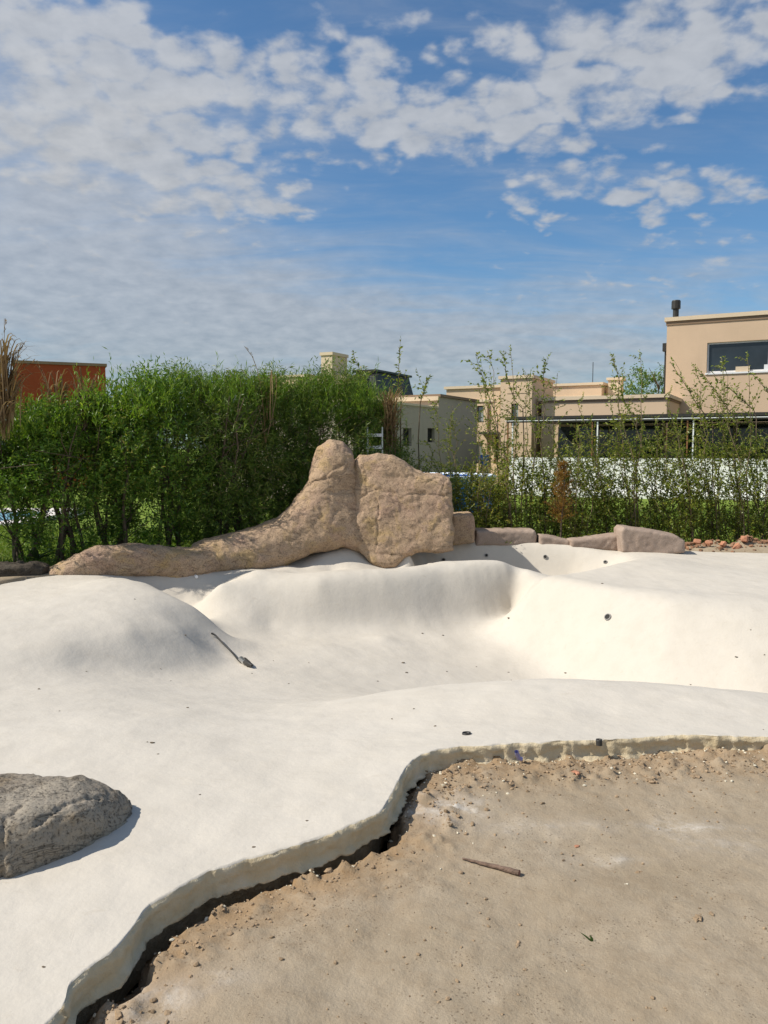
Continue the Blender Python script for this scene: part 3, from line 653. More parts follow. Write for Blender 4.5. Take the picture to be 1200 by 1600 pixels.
HL = np.array([(-6.3, 10.75), (-4.7, 11.3), (-3.2, 11.95), (-1.8, 12.6), (-.6, 13.15), (.25, 13.6)])
G_H = 'dense green hedge shrubs behind the tan rock'
protoA = make_hedge_shrub('hedge_shrub', 101, H=2.55, zlo=1.0)
protoB = make_hedge_shrub('hedge_shrub', 102, H=2.6, zlo=.18, ntw=3000)
protoC = make_hedge_shrub('hedge_shrub', 103, H=2.6, zlo=.1, leaf=(.095, .014), mat='leaf_narrow', ntw=3300)
protoD = make_hedge_shrub('hedge_shrub', 104, H=2.5, zlo=.1, leaf=(.10, .013), mat='leaf_narrow', ntw=3200)
spots = [  # photo pixel across, distance, height scale, prototype, turn, label
 (-75, 10.9, .84, 0, .3, 'leafy hedge shrub cut by the left edge of the photo'),
 (22, 11.05, .83, 0, 2.1, 'leafy hedge shrub above the glimpse of turquoise pool'),
 (112, 11.3, .84, 1, 4.0, 'leafy hedge shrub with thick bare stems behind the left end of the ridge'),
 (185, 11.6, .94, 0, 5.2, 'glossy hedge shrub just right of the red wall corner, behind the low rock ridge'),
 (255, 11.9, .98, 1, 1.2, 'bushy hedge shrub behind the middle of the low rock ridge'),
 (325, 12.25, 1.0, 2, 2.9, 'tall fine leaved hedge shrub behind the right end of the low rock ridge'),
 (392, 12.6, 1.0, 2, .7, 'narrow leaved hedge shrub left of the rock peak, under the cream parapet'),
 (455, 12.95, 1.02, 3, 3.7, 'narrow leaved dark hedge shrub left of the rock peak, below the satellite dish'),
 (520, 13.3, 1.02, 2, 5.0, 'narrow leaved hedge shrub standing straight behind the rounded rock peak'),
 (578, 13.95, 1.0, 3, 1.9, 'last hedge shrub on the right, thin and partly brown beside the white ladder')]
protos = [protoA, protoB, protoC, protoD]; used = set()
for px, y, sc_, k, rz, lab in spots:
    p = protos[k]; o = p if k not in used else copy_tree(p); used.add(k)
    q = at_y(px, 700, y); o.location = (q[0], y, -.04); o.rotation_euler = (0, 0, rz); s_ = 1. if px < 560 else .85; o.scale = (s_, s_, sc_); tag(o, lab, 'hedge shrub', G_H)

# young thin saplings of the gappy hedge on the right
def make_sapling(name, seed, H=3.0, bush=1.5, nst=7, dense=1., lean=(-.25, 0)):
    rng = np.random.default_rng(seed); root = empty(name, (0, 0, 0)); st = MB(); fo = MB()
    for k in range(nst):
        tall = k < 4; h = H * rng.uniform(.8, 1.06) if tall else bush * rng.uniform(.8, 1.35)
        b = np.array([rng.uniform(-.14, .14), rng.uniform(-.1, .1), -.1]); tp = b + np.array([lean[0] * h * rng.uniform(.1, 1.3) + rng.normal() * .22, lean[1] * h + rng.normal() * .2, h])
        P = grow(rng, b, tp, .045, 10); P[:, 0] += lean[0] * .35 * np.linspace(0, 1, 10) ** 3
        add_tube(st, P, np.linspace(rng.uniform(.009, .016), .003, 10), 5)
        nb = int((34 if tall else 8) * dense); a = rng.uniform(.08, 1, nb) * 8.99; i = a.astype(int); c = P[i] + (P[i + 1] - P[i]) * (a - i)[:, None]
        dd = rng.normal(size=(nb, 3)) * [.55, .5, .25] + [lean[0], 0, .55]
        fr = (c[:, 2] / H); keepk = rng.uniform(size=nb) < np.clip(1.15 - .55 * fr, .35, 1)
        twig_leaves(fo, c[keepk], dd[keepk], rng.uniform(.18, .5, keepk.sum()) * (1.1 - .4 * fr[keepk]), 13, (.05, .024), rng, spread=.75, stems=st, rad=.0028, frac=.9)
        # tip leaves
        tt = P[-4:]; twig_leaves(fo, tt[:3], tt[1:] - tt[:3], np.linalg.norm(tt[1:] - tt[:3], axis=1), 9, (.055, .024), rng, spread=.8)
    m = int(520 * dense); z = bush * rng.beta(1.15, 1.35, m) * 1.1; P = np.stack([rng.normal(size=m) * .30, rng.normal(size=m) * .22, z], 1)
    keepm = fbm(P + seed, 3., 2, seed) > -.14; P = P[keepm]
    twig_leaves(fo, P, rng.normal(size=P.shape) * .5 + [0, 0, .7], rng.uniform(.12, .3, len(P)), 11, (.05, .024), rng, spread=.8, stems=st, rad=.0025, frac=.35)
    fo.build('foliage', M['leaf_young'], root); st.build('stem', M['twig'], root, smooth=True)
    return root
G_S = 'young thin hedge saplings along the right fence line'
sp = [make_sapling('sapling', 201), make_sapling('sapling', 202, 2.8, 1.6, 7, 1.1, (-.1, 0)), make_sapling('sapling', 203, 3.05, 1.25, 6, .85, (.12, 0)), make_sapling('sapling', 204, 2.5, 1.55, 7, 1.1, (-.4, 0))]
sspots = [
 (722, 13.4, .62, 1, 0, 'short leafy sapling right beside the square rock block, in front of the blue pool rim'),
 (660, 14.6, .80, 3, .4, 'sparse sapling behind the sloping shoulder of the square rock, before the grey house'),
 (702, 14.2, .82, 2, 1.9, 'thin sapling rising from behind the top corner of the square rock'),
 (742, 13.2, .66, 1, 2.5, 'low bushy sapling right behind the small upright block, hiding the blue pool wall'),
 (762, 13.5, .80, 2, .3, 'sapling in front of the small canopied door of the beige house'),
 (800, 13.3, 1.05, 0, 0, 'tall sapling arching left before the leftmost veranda post'),
 (838, 13.6, .98, 2, 0, 'tall sapling with drooping tip in front of the beige tower'),
 (868, 13.8, .72, 1, 2.2, 'leafy sapling directly behind the rusty dry conifer'),
 (912, 13.3, .88, 1, .2, 'leafy sapling in front of the second veranda post pair'),
 (948, 13.6, .95, 3, .3, 'sapling just right of the second veranda post pair'),
 (992, 13.4, 1.03, 0, .2, 'tallest sapling, reaching the sky left of the big house, behind the tallest edging stone'),
 (1040, 13.6, .95, 1, 0, 'leafy sapling in front of the shaded gap between the two beige buildings'),
 (1082, 13.3, .98, 3, .25, 'sapling leaning left before the third veranda post pair'),
 (1120, 13.5, .98, 0, .1, 'tall sapling arching left under the big window, above the brick rubble'),
 (1165, 13.3, 1.02, 0, 6.1, 'tall sapling leaning left across the right part of the big window'),
 (1205, 13.5, .95, 1, .2, 'bushy sapling at the right edge of the photo'),
 (1245, 13.6, 1.0, 0, .3, 'sapling whose arching twigs enter from beyond the right edge')]
used = set()
for px, y, sc_, k, rz, lab in sspots:
    p = sp[k]; o = p if k not in used else copy_tree(p); used.add(k)
    q = at_y(px, 700, y); o.location = (q[0], y, -.03); o.rotation_euler = (0, 0, rz); o.scale = (1, 1, sc_); tag(o, lab, 'sapling', G_S)

# two leafy shoots that rise over the hedge at its right end, dry reeds, rusty conifer, agave
def shoot(name, lab, px, py0, py1, y, seed, lean=0., cat='shoot'):
    rng = np.random.default_rng(seed); a = at_y(px, py0, y); b = at_y(px + lean, py1, y); root = empty(name, (a[0], y, 0), label=lab, cat=cat); o = np.array([a[0], y, 0.])
    st = MB(); fo = MB(); g0 = np.array([a[0] + .1, y, -.1]); P = np.vstack([grow(rng, g0, a, .03, 5), grow(rng, a, b, .02, 7)[1:]]) - o
    add_tube(st, P, np.linspace(.012, .003, len(P)), 4)
    up = P[-6:]; D = np.diff(up, axis=0); twig_leaves(fo, up[:-1], D, np.linalg.norm(D, axis=1), 8, (.08, .035), rng, spread=.8)
    nb = 5; i = rng.integers(0, 5, nb); twig_leaves(fo, up[i], rng.normal(size=(nb, 3)) * [.6, .4, .1] + [-.2, 0, .5], rng.uniform(.25, .45, nb), 8, (.075, .033), rng, spread=.7, stems=st)
    fo.build('foliage', M['leaf_young'], root); st.build('stem', M['bark'], root)
shoot('leafy_shoot', 'left one of two leafy shoots against the sky above the dark mansard roof', 578, 620, 545, 13.6, 31, -22)
shoot('leafy_shoot', 'right one of two leafy shoots against the sky above the dark mansard roof', 622, 625, 543, 13.7, 33, -4)
shoot('leafy_shoot', 'short leafy shoot at the right edge of the dark mansard roof', 655, 630, 592, 13.8, 35, 18)
for k, (px, py0, py1, y, lean, lab) in enumerate([(775, 650, 556, 13.5, -27, 'thin arching sapling bending left above the left wing of the beige house'), (808, 640, 550, 13.6, -26, 'thin arching sapling whose tip crosses the square tower of the beige house'), (846, 640, 560, 13.4, 12, 'thin sapling with leafy tip just right of the square tower'),
    (985, 655, 560, 13.5, -28, 'thin arching sapling with leafy tip beside the roof chimney of the low beige house'), (1110, 660, 566, 13.5, -66, 'thin sapling arching far left across the corner of the big house'), (1150, 655, 574, 13.4, -60, 'thin arching sapling crossing below the left corner of the wide window'),
    (1190, 650, 590, 13.6, -75, 'thin sapling arching left under the middle of the wide window'), (1228, 640, 580, 13.5, -60, 'thin arching sapling near the right edge, below the wide window')]):
    shoot('thin_sapling', lab, px, py0, py1, y, 310 + k, lean, 'sapling')

def reed(name, lab, px, y, h, spread, n, seed, plumes, dry=.7):
    rng = np.random.default_rng(seed); q = at_y(px, 700, y); root = empty(name, (q[0], y, 0), label=lab, cat='reed'); bl = MB(); pm = MB()
    for k in range(n):
        a = rng.uniform(0, 2 * math.pi); out = np.array([math.cos(a), math.sin(a) * .7, 0]); L = h * rng.uniform(.65, 1.0); sprd = spread * rng.uniform(.3, 1.1); t = np.linspace(0, 1, 7)
        b0 = np.array([rng.normal() * .06, rng.normal() * .06, h * rng.uniform(.58, .8)])
        P = b0 + out * (sprd * t ** 1.5)[:, None] + np.array([0, 0, 1.]) * ((L * 1.12 - b0[2]) * (1.9 * t - 1.15 * t ** 2.2))[:, None]
        w = .012 * np.sin(np.clip(t * .9 + .1, 0, 1) * math.pi)[:, None] + .001; sd_ = np.cross(out, [0, 0, 1])
        V = np.stack([P - sd_ * w, P + sd_ * w], 1).reshape(-1, 3); i = np.arange(6)[:, None] * 2; bl.add(V, i + np.array([[0, 1, 3, 2]]))
    for dx, top, bend in plumes:
        t = np.linspace(0, 1, 8); P = np.stack([dx * t + bend * t ** 4, 0 * t, h * .62 + (top - h * .62) * t - abs(bend) * .6 * t ** 6], 1); add_tube(pm, P, np.linspace(.006, .003, 8), 4)
        Q = P[5:]; D = np.diff(Q, axis=0); twig_leaves(pm, Q[:-1], D, np.linalg.norm(D, axis=1), 10, (.05, .012), rng, spread=.25, droop=0)
    bl.build('blade', M['leaf_dry'], root); pm.build('plume', M['leaf_dry'], root)
reed('dry_reed', 'tall clump of dry brown reed with thin plumes left of the red wall', 8, 10.25, 2.9, .45, 220, 51, [(.05, 3.22, .0), (-.08, 3.05, -.12), (.12, 3.0, .16), (-.25, 3.0, -.1), (-.2, 2.9, .1), (.2, 2.85, .25)])
reed('dry_reed', 'small dry reed clump standing before the middle of the red wall', 92, 11.2, 2.62, .3, 90, 52, [(-.15, 2.82, -.12), (.1, 2.5, .05)])
reed('dry_reed', 'drooping dry reed tuft before the right part of the red wall', 130, 11.3, 2.6, .25, 70, 53, [(.05, 2.72, -.1), (.1, 2.6, .08), (.16, 2.65, .05)])
reed('dry_reed', 'hanging brown dry stalks at the right end of the hedge above the ladder', 610, 13.3, 2.5, .5, 150, 54, [(-.1, 2.6, .1)])
reed('dry_reed', 'single curved dry reed stalk over the hedge left of the chimney', 415, 12.2, 2.7, .2, 6, 55, [(-.08, 3.25, -.22), (-.2, 2.85, -.14), (.3, 2.8, -.15)])

def conifer(lab, px, y, H, seed):
    rng = np.random.default_rng(seed); q = at_y(px, 700, y); root = empty('dry_conifer', (q[0], y, 0), label=lab, cat='conifer'); st = MB(); fo = MB()
    add_tube(st, grow(rng, np.array([0, 0, -.1]), np.array([0, 0, H]), .01, 7), np.linspace(.02, .004, 7), 6)
    n = 230; z = H * rng.uniform(.28, .98, n); a = rng.uniform(0, 6.28, n); r = .34 * (1.04 - z / H) + .05; b = np.stack([0 * z, 0 * z, z], 1)
    D = np.stack([np.cos(a), np.sin(a), rng.uniform(.3, 1.1, n)], 1); twig_leaves(fo, b, D, r * rng.uniform(.7, 1.2, n), 22, (.045, .007), rng, spread=.6, stems=st, rad=.003, frac=.6)
    fo.build('foliage', M['needle'], root); st.build('trunk', M['bark'], root)
conifer('small rusty orange dry conifer between the saplings, behind the gap in the edging stones', 879, 12.95, 1.38, 61)

def agave():
    rng = np.random.default_rng(8); p = at_z(46, 892, 0.); root = MB()
    for k in range(16):
        a = k * 2.4; e = rng.uniform(.35, 1.2); D = np.array([math.cos(a) * math.cos(e), math.sin(a) * math.cos(e), math.sin(e)]); t = np.linspace(0, 1, 5)
        P = D * (t * rng.uniform(.25, .34))[:, None] - np.array([0, 0, .08]) * (t ** 2)[:, None]; sd_ = unit(np.cross(D, [0, 0, 1.])); w = np.array([.012, .022, .02, .012, .001])[:, None]
        V = np.stack([P - sd_ * w + [0, 0, .01], P, P + sd_ * w + [0, 0, .01]], 1).reshape(-1, 3); i = np.arange(4)[:, None] * 3
        root.add(V, np.concatenate([i + np.array([[0, 1, 4, 3]]), i + np.array([[1, 2, 5, 4]])]))
    o = root.build('spiky_plant', M['agave']); o.location = (p[0], p[1] + .25, .1); tag(o, 'dark spiky rosette plant behind the dark stone edging at far left', 'plant')
agave()

def tree(lab, px, y, H, rad, seed, ntw=1300):
    rng = np.random.default_rng(seed); q = at_y(px, 700, y); root = empty('leafy_tree', (q[0], y, -.05), label=lab, cat='tree'); st = MB(); fo = MB()
    tr = grow(rng, np.zeros(3), np.array([.2, 0, H * .8]), .08, 8); add_tube(st, tr, np.linspace(.14, .03, 8), 8)
    for k in range(12):
        c = tr[rng.integers(3, 8)]; e = c + np.array([rng.normal() * rad * .6, rng.normal() * rad * .6, rng.uniform(.3, 1.2)]); add_tube(st, grow(rng, c, e, .06, 5), np.linspace(.04, .012, 5), 5)
    n = ntw; v = unit(rng.normal(size=(n, 3))); P = v * (rng.uniform(0, 1, n) ** .4)[:, None] * [rad, rad, H * .33] + [0, 0, H * .68]
    lump = fbm(P + seed, .9, 3, seed); P += v * lump[:, None] * .5; kp = fbm(P + seed, 1.2, 2, seed + 3) > -.25; P = P[kp]
    twig_leaves(fo, P, v[kp] + rng.normal(size=P.shape) * .4 + [0, 0, .3], rng.uniform(.3, .7, len(P)), 12, (.14, .06), rng, spread=.8)
    fo.build('crown', M['leaf_hedge'], root); st.build('trunk', M['bark'], root)
tree('green leafy tree rising between the low beige building and the big house', 1022, 44, 6.0, 1.3, 71)

# short lawn grass where the lawn shows between stems
def lawn():
    rng = np.random.default_rng(5); mb = MB()
    def patch(n, x0, x1, y0, y1, h):
        P = np.stack([rng.uniform(x0, x1, n), rng.uniform(y0, y1, n), np.full(n, 0.)], 1)
        P = P[(P[:, 1] > np.where(P[:, 0] < .5, yback(P[:, 0]) + .9, 13.5))]
        P[:, 2] = -.03 + .05 * fbm(P[:, :2], .25, 3, 51) + .012 * fbm(P[:, :2], 3, 3, 52) - .005
        L = h * rng.uniform(.5, 1.3, len(P)); D = rng.normal(size=P.shape) * .45 + [0, 0, 1]; leaf_quads(mb, P, D, L, np.full(len(P), .012), rng, .1)
    patch(30000, -9, -3, 9.6, 16, .10); patch(26000, -3.5, 9, 13, 21, .13)
    o = mb.build('lawn_grass', M['grass']); tag(o, 'short bright green lawn grass beyond the hedge', 'grass', kind='stuff')
lawn()

# ------------------------------------------------------------------ houses beyond the hedge
class Fr:
    """upright frame: s along the facade (to the right), d into the house, z up"""
    def __init__(f, o, ang): f.o = np.array([o[0], o[1], 0.]); f.e = np.array([math.cos(ang), math.sin(ang), 0]); f.n = np.array([-math.sin(ang), math.cos(ang), 0])
    def w(f, V): V = np.asarray(V, float); return f.o + V[:, :1] * f.e + V[:, 1:2] * f.n + V[:, 2:] * np.array([0, 0, 1.])
    def s_of(f, px, d=0.):
        p = at_plane(px, 700, f.o + f.n * d, f.n); return (p - f.o) @ f.e
    def z_of(f, px, py, d=0.): return at_plane(px, py, f.o + f.n * d, f.n)[2]
def fbox(mb, f, s0, s1, d0, d1, z0, z1, mi=0):
    V, F = box_vf(s0, s1, d0, d1, z0, z1); mb.add(f.w(V), F, mi)
def wall_holes(mb, f, s0, s1, z0, z1, d, depth, holes, inward=1):
    S_ = sorted({s0, s1, *[h[0] for h in holes], *[h[1] for h in holes]}); Z_ = sorted({z0, z1, *[h[2] for h in holes], *[h[3] for h in holes]})
    def hole(a, b): return any(h[0] - 1e-6 <= a and b_ <= h[1] + 1e-6 and h[2] - 1e-6 <= c and e <= h[3] + 1e-6 for h in holes for b_, c, e in [(b[0], b[1], b[2])])
    for i in range(len(S_) - 1):
        for j in range(len(Z_) - 1):
            if not hole(S_[i], (S_[i + 1], Z_[j], Z_[j + 1])):
                mb.add(f.w([(S_[i], d, Z_[j]), (S_[i + 1], d, Z_[j]), (S_[i + 1], d, Z_[j + 1]), (S_[i], d, Z_[j + 1])]), [[0, 1, 2, 3]])
    for a, b, c, e in holes:
        for q in ([(a, c), (a, e)], [(b, e), (b, c)], [(a, e), (b, e)], [(b, c), (a, c)]):
            (p0, r0), (p1, r1) = q; mb.add(f.w([(p0, d, r0), (p0, d + depth, r0), (p1, d + depth, r1), (p1, d, r1)]), [[0, 1, 2, 3]])
def volume(mb, f, s0, s1, d0, d1, z0, z1, holes=(), depth=.18, right=(), cap=True):
    wall_holes(mb, f, s0, s1, z0, z1, d0, depth, list(holes))
    P = [(s1, d0), (s1, d1), (s0, d1), (s0, d0)]
    for (a, b), (c, e) in zip(P[:-1], P[1:]): mb.add(f.w([(a, b, z0), (c, e, z0), (c, e, z1), (a, b, z1)]), [[0, 1, 2, 3]])
    if cap: mb.add(f.w([(s0, d0, z1), (s1, d0, z1), (s1, d1, z1), (s0, d1, z1)]), [[0, 1, 2, 3]])
def coping(mb, f, s0, s1, d0, d1, z, h=.12, o=.09, mi=0): fbox(mb, f, s0 - o, s1 + o, d0 - o, d1 + o, z, z + h, mi)
def window(root, f, s0, s1, z0, z1, d, name='window', frame='dark_metal', glass='glass', mull=(), back=.16, fw=.06, base=None, label=None):
    mb = MB(); a = d + back - .05; b = d + back - .002
    fbox(mb, f, s0 + .003, s0 + fw, a, b, z0 + .003, z1 - .003); fbox(mb, f, s1 - fw, s1 - .003, a, b, z0 + .003, z1 - .003); fbox(mb, f, s0 + fw, s1 - fw, a, b, z1 - fw, z1 - .003); fbox(mb, f, s0 + fw, s1 - fw, a, b, z0 + .003, z0 + fw)
    for m_ in mull: fbox(mb, f, m_ - .03, m_ + .03, a + .004, b - .004, z0 + fw, z1 - fw)
    w_ = mb.build(name, M[frame], root, origin=base); g = MB(); fbox(g, f, s0 + .02, s1 - .02, d + back - .03, d + back + .01, z0 + .02, z1 - .02); g.build('pane', M[glass], w_, origin=base)
    if label: w_['label'] = label
    return w_
ANG = math.atan2(-.465, .885)

# big beige two storey house on the right
def house_right():
    f = Fr(at_y(1037, 700, 36)[:2], ANG); o = f.o + f.e * 5 + f.n * 4; root = empty('house', o, label='tall beige two storey house with one wide window and black chimney pipe at right', cat='house')
    H = 7.15; L = 10.5; ws, we = f.s_of(1100), f.s_of(1100) + 4.2; wz1 = f.z_of(1100, 536); wz0 = f.z_of(1100, 583)
    mb = MB(); volume(mb, f, 0, L, 0, 8, -.1, H, holes=[(ws, we, wz0, wz1)]); mb.build('wall', M['beige'], root, origin=o)
    mb = MB(); coping(mb, f, 0, L, 0, 8, H + .003, .17, .10); mb.build('parapet_coping', M['trim'], root, origin=o)
    mb = MB(); coping(mb, f, 0, L, 0, 8, H - .16, .16, .035); mb.build('cornice', M['brown_trim'], root, origin=o)
    window(root, f, ws, we, wz0, wz1, 0, frame='white_metal', mull=(f.s_of(1196),), base=o, fw=.07, label='wide white framed window with dark glass')
    mb = MB(); fbox(mb, f, ws - .05, we + .05, -.05, .12, wz0 - .075, wz0 - .003); mb.build('sill', M['white_metal'], root, origin=o)
    mb = MB(); s = f.s_of(1050, 1.2); c = f.w([(s, 1.2, H + .1)])[0]; V, F = lathe_vf([(.13, 0), (.13, .62), (.125, .64)], 12); mb.add(V + c, F); V, F = lathe_vf([(0, .62), (.2, .62), (.2, .95), (.17, 1.0), (0, 1.0)], 12); mb.add(V + c, F)
    mb.build('chimney_pipe', M['dark_metal'], root, origin=o, smooth=False)
    mb = MB(); P = f.w([(-.08, .35, H - 1.0), (-.08, .35, 3.9)]); add_tube(mb, P, .05, 8); fbox(mb, f, -.2, -.01, .2, .5, H - 1.25, H - .9); mb.build('rain_pipe', M['dark_metal'], root, origin=o)
    # things seen on the window ledge
    mb = MB(); s = f.s_of(1145); fbox(mb, f, s, s + .55, .02, .10, wz0, wz0 + .22); mb.build('window_box', M['trim'], root, origin=o); mb = MB(); fbox(mb, f, s + 1.1, s + 1.75, .03, .09, wz0, wz0 + .26); mb.build('window_box', M['white_metal'], root, origin=o)
house_right()

# long low beige house with tower, in the middle
def house_mid():
    K = at_y(1040, 700, 32.5)[:2]; f = Fr(K, ANG); o = f.o - f.e * 5 + f.n * 4; root = empty('house', o, label='sunlit warm beige flat roofed house with square tower and canopied door in the middle', cat='house')
    sL = f.s_of(845); H = 3.62; mb = MB()
    volume(mb, f, sL + .01, 0, 0, 6, -.1, H); mb.build('front_wall', M['beige2'], root, origin=o)
    mb = MB(); coping(mb, f, sL, 0, 0, 6, H + .003, .14, .1); mb.build('parapet_coping', M['trim'], root, origin=o)
    mb = MB(); coping(mb, f, sL, 0, 0, 6, H - .09, .09, .04); mb.build('cornice', M['brown_trim'], root, origin=o)
    # tower
    d = -.6; a, b = f.s_of(781, d), f.s_of(830, d); Ht = f.z_of(800, 592, d); w0, w1 = f.s_of(798, d), f.s_of(809, d); z1, z0 = f.z_of(803, 631, d), f.z_of(803, 656, d)
    mb = MB(); volume(mb, f, a, b, d, d + 3.2, -.1, Ht, holes=[(w0, w1, z0 - .25, z1)]); mb.build('tower_wall', M['beige2'], root, origin=o)
    mb = MB(); coping(mb, f, a, b, d, d + 3.2, Ht + .003, .13, .08); mb.build('tower_coping', M['trim'], root, origin=o)
    window(root, f, w0, w1, z0 - .25, z1, d, glass='curtain_glass', base=o, fw=.04, label='narrow tower window with pale curtain')
    for q in (.3, .85): mb = MB(); fbox(mb, f, a + q, a + q + .4, d - .02, d - .002, Ht - .62, Ht - .25); mb.build('tower_panel', M['beige2'], root, origin=o)
    # left wing
    d2 = .5; a2, b2 = f.s_of(697, d2), f.s_of(781, d2) - .02; H2 = f.z_of(740, 607, d2)
    hw = [(f.s_of(744, d2), f.s_of(755, d2), f.z_of(750, 660, d2), f.z_of(750, 634, d2)), (f.s_of(772, d2), f.s_of(779, d2), .9, f.z_of(775, 681, d2)), (f.s_of(742, d2), f.s_of(754, d2), .9, f.z_of(750, 690, d2))]
    mb = MB(); volume(mb, f, a2, b2, d2, 6, -.1, H2, holes=hw); mb.build('wing_wall', M['beige2'], root, origin=o)
    mb = MB(); coping(mb, f, a2, b2, d2, 6, H2 + .003, .12, .09); mb.build('wing_coping', M['trim'], root, origin=o)
    mb = MB(); fbox(mb, f, a2 - .03, b2 - .3, d2 - .05, d2 - .002, H2 - .62, H2 - .5); mb.build('wing_moulding', M['trim'], root, origin=o)
    window(root, f, *hw[0], d2, glass='curtain_glass', base=o, fw=.05, label='upper wing window with pale curtain'); window(root, f, *hw[2], d2, glass='curtain_glass', base=o, fw=.05, label='lower wing window partly hidden by the grey house')
    window(root, f, *hw[1], d2, name='door', frame='wood', glass='dark', base=o, fw=.05, label='dark door with brown timber frame')
    mb = MB(); fbox(mb, f, hw[1][0] - .55, hw[1][1] + .15, d2 - .5, d2 - .002, hw[1][3] + .06, hw[1][3] + .16); mb.build('door_canopy', M['dark_metal'], root, origin=o)
    mb = MB(); add_tube(mb, f.w([(b2 - .55, d2 - .06, H2 - .7), (b2 - .55, d2 - .06, .2)]), .04, 6); mb.build('rain_pipe', M['brown_trim'], root, origin=o)
    # rear upper volume with chimney and mast
    d3 = 4.5; a3, b3 = f.s_of(852, d3), f.s_of(938, d3); H3 = f.z_of(890, 603, d3)
    mb = MB(); volume(mb, f, a3, b3, d3, d3 + 4, 2.5, H3); mb.build('rear_wall', M['beige2'], root, origin=o)
    mb = MB(); coping(mb, f, a3, b3, d3, d3 + 4, H3 + .003, .12, .09); fbox(mb, f, a3, b3, d3 - .04, d3 - .002, H3 - .55, H3 - .47); mb.build('rear_coping', M['trim'], root, origin=o)
    mb = MB(); s = f.s_of(948, 5); fbox(mb, f, s, s + .6, 5, 5.6, 3, f.z_of(955, 594, 5)); fbox(mb, f, s - .07, s + .67, 4.93, 5.67, f.z_of(955, 594, 5) + .002, f.z_of(955, 590, 5)); mb.build('chimney', M['trim'], root, origin=o)
    mb = MB(); s = f.s_of(924, 5); add_tube(mb, f.w([(s, 5, H3), (s, 5, f.z_of(924, 566, 5))]), .018, 5); mb.build('antenna', M['dark_metal'], root, origin=o)
    # dark glass sheets, added to deepen the shade under the veranda
    mb = MB(); fbox(mb, f, f.s_of(872), f.s_of(950), -.03, -.004, -.05, 2.5); mb.build('shade_glass', M['glass'], root, origin=o)
    mb = MB(); fbox(mb, f, f.s_of(952), f.s_of(1036), -.03, -.004, -.05, 2.5); mb.build('shade_glass', M['glass'], root, origin=o)
house_mid()

# veranda and white parapet wall in front of the beige houses
def veranda():
    A = at_y(797, 700, 28.7)[:2]; f = Fr(A, ANG); o = f.o + f.e * 6; root = empty('veranda', o, label='long dark flat veranda roof on paired thin posts in front of the beige houses', cat='veranda')
    mb = MB(); fbox(mb, f, -.15, 14, -.1, 6.5, 2.60, 2.70); mb.build('roof', M['dark_metal'], root, origin=o)
    mb = MB(); fbox(mb, f, -.15, 14, -.12, -.102, 2.54, 2.565); mb.build('gutter', M['white_metal'], root, origin=o)
    mb = MB(); fbox(mb, f, -.12, 14, -.05, .05, 2.49, 2.597); mb.build('beam', M['dark_metal'], root, origin=o)
    for px, dk in ((797, 1), (929, 1), (1078, 1), (1215, 1)):
        s = f.s_of(px)
        for k, (ds, m) in enumerate(((-.09, 'wood'), (.09, 'white_metal'))):
            mb = MB(); fbox(mb, f, s + ds - .022, s + ds + .022, -.03, .03, -.1, 2.487); mb.build('post', M[m], root, origin=o)
    # closed brick back wall under the roof towards the big house
    mb = MB(); s0 = f.s_of(1042, 6.3); fbox(mb, f, s0, 14, 6.35, 6.45, -.1, 2.59); mb.build('back_wall', M['greywall'], root, origin=o)
    for k in range(3):
        mb = MB(); fbox(mb, f, s0 + .4 + k * 2.2, s0 + 2.4 + k * 2.2, 6.31, 6.347, -.05, 2.5); mb.build('shade_glass', M['glass'], root, origin=o)  # dark glass added on the back wall to deepen the veranda shade
    wl = MB(); fbox(wl, f, .1, 14, -.35, -.22, -.1, 1.27); lw = wl.build('low_white_wall', M['whitewall'], origin=f.o); tag(lw, 'low white garden wall below the veranda, seen through the saplings', 'wall')
    k = MB(); fbox(k, f, .1, 14, -.75, -.36, -.1, .13); kb = k.build('white_kerb', M['whitewall'], origin=f.o); tag(kb, 'narrow white kerb step along the foot of the low garden wall', 'kerb')
veranda()

# grey house in shade, centre
def house_grey():
    K = at_y(685, 700, 28.9)[:2]; f = Fr(K, math.atan2(.885, .465)); o = f.o + f.n * 3; root = empty('house', o, label='low grey house wall in shade with cream parapet moulding, behind the square rock', cat='house')
    H = f.z_of(685, 620); Hl = H - .42; s1 = f.s_of(745)
    hw = [(f.s_of(630), f.s_of(643), f.z_of(636, 697), f.z_of(636, 669)), (f.s_of(668), f.s_of(679), f.z_of(673, 691), f.z_of(673, 669))]
    mb = MB(); volume(mb, f, -5.2, -.003, 0, 6, -.1, Hl, holes=hw); mb.build('near_wall', M['greywall'], root, origin=o)
    mb = MB(); volume(mb, f, 0, s1, 0, 6, -.1, H); mb.build('far_wall', M['greywall'], root, origin=o)
    for k, w_ in enumerate(hw): window(root, f, *w_, 0, glass='dark', base=o, fw=.05)
    mb = MB(); fbox(mb, f, -.10, -.005, -.03, 6, H - .13, H + .02); fbox(mb, f, -.06, -.005, -.015, 6, Hl + .03, Hl + .13); mb.build('moulding', M['trim'], root, origin=o)
    mb = MB(); fbox(mb, f, .003, s1 + .06, -.07, 6, H + .003, H + .10); mb.build('coping', M['brown_trim'], root, origin=o)
    mb = MB(); fbox(mb, f, -5.2, -.11, -.05, 6, Hl + .003, Hl + .07); mb.build('near_coping', M['trim'], root, origin=o)
house_grey()

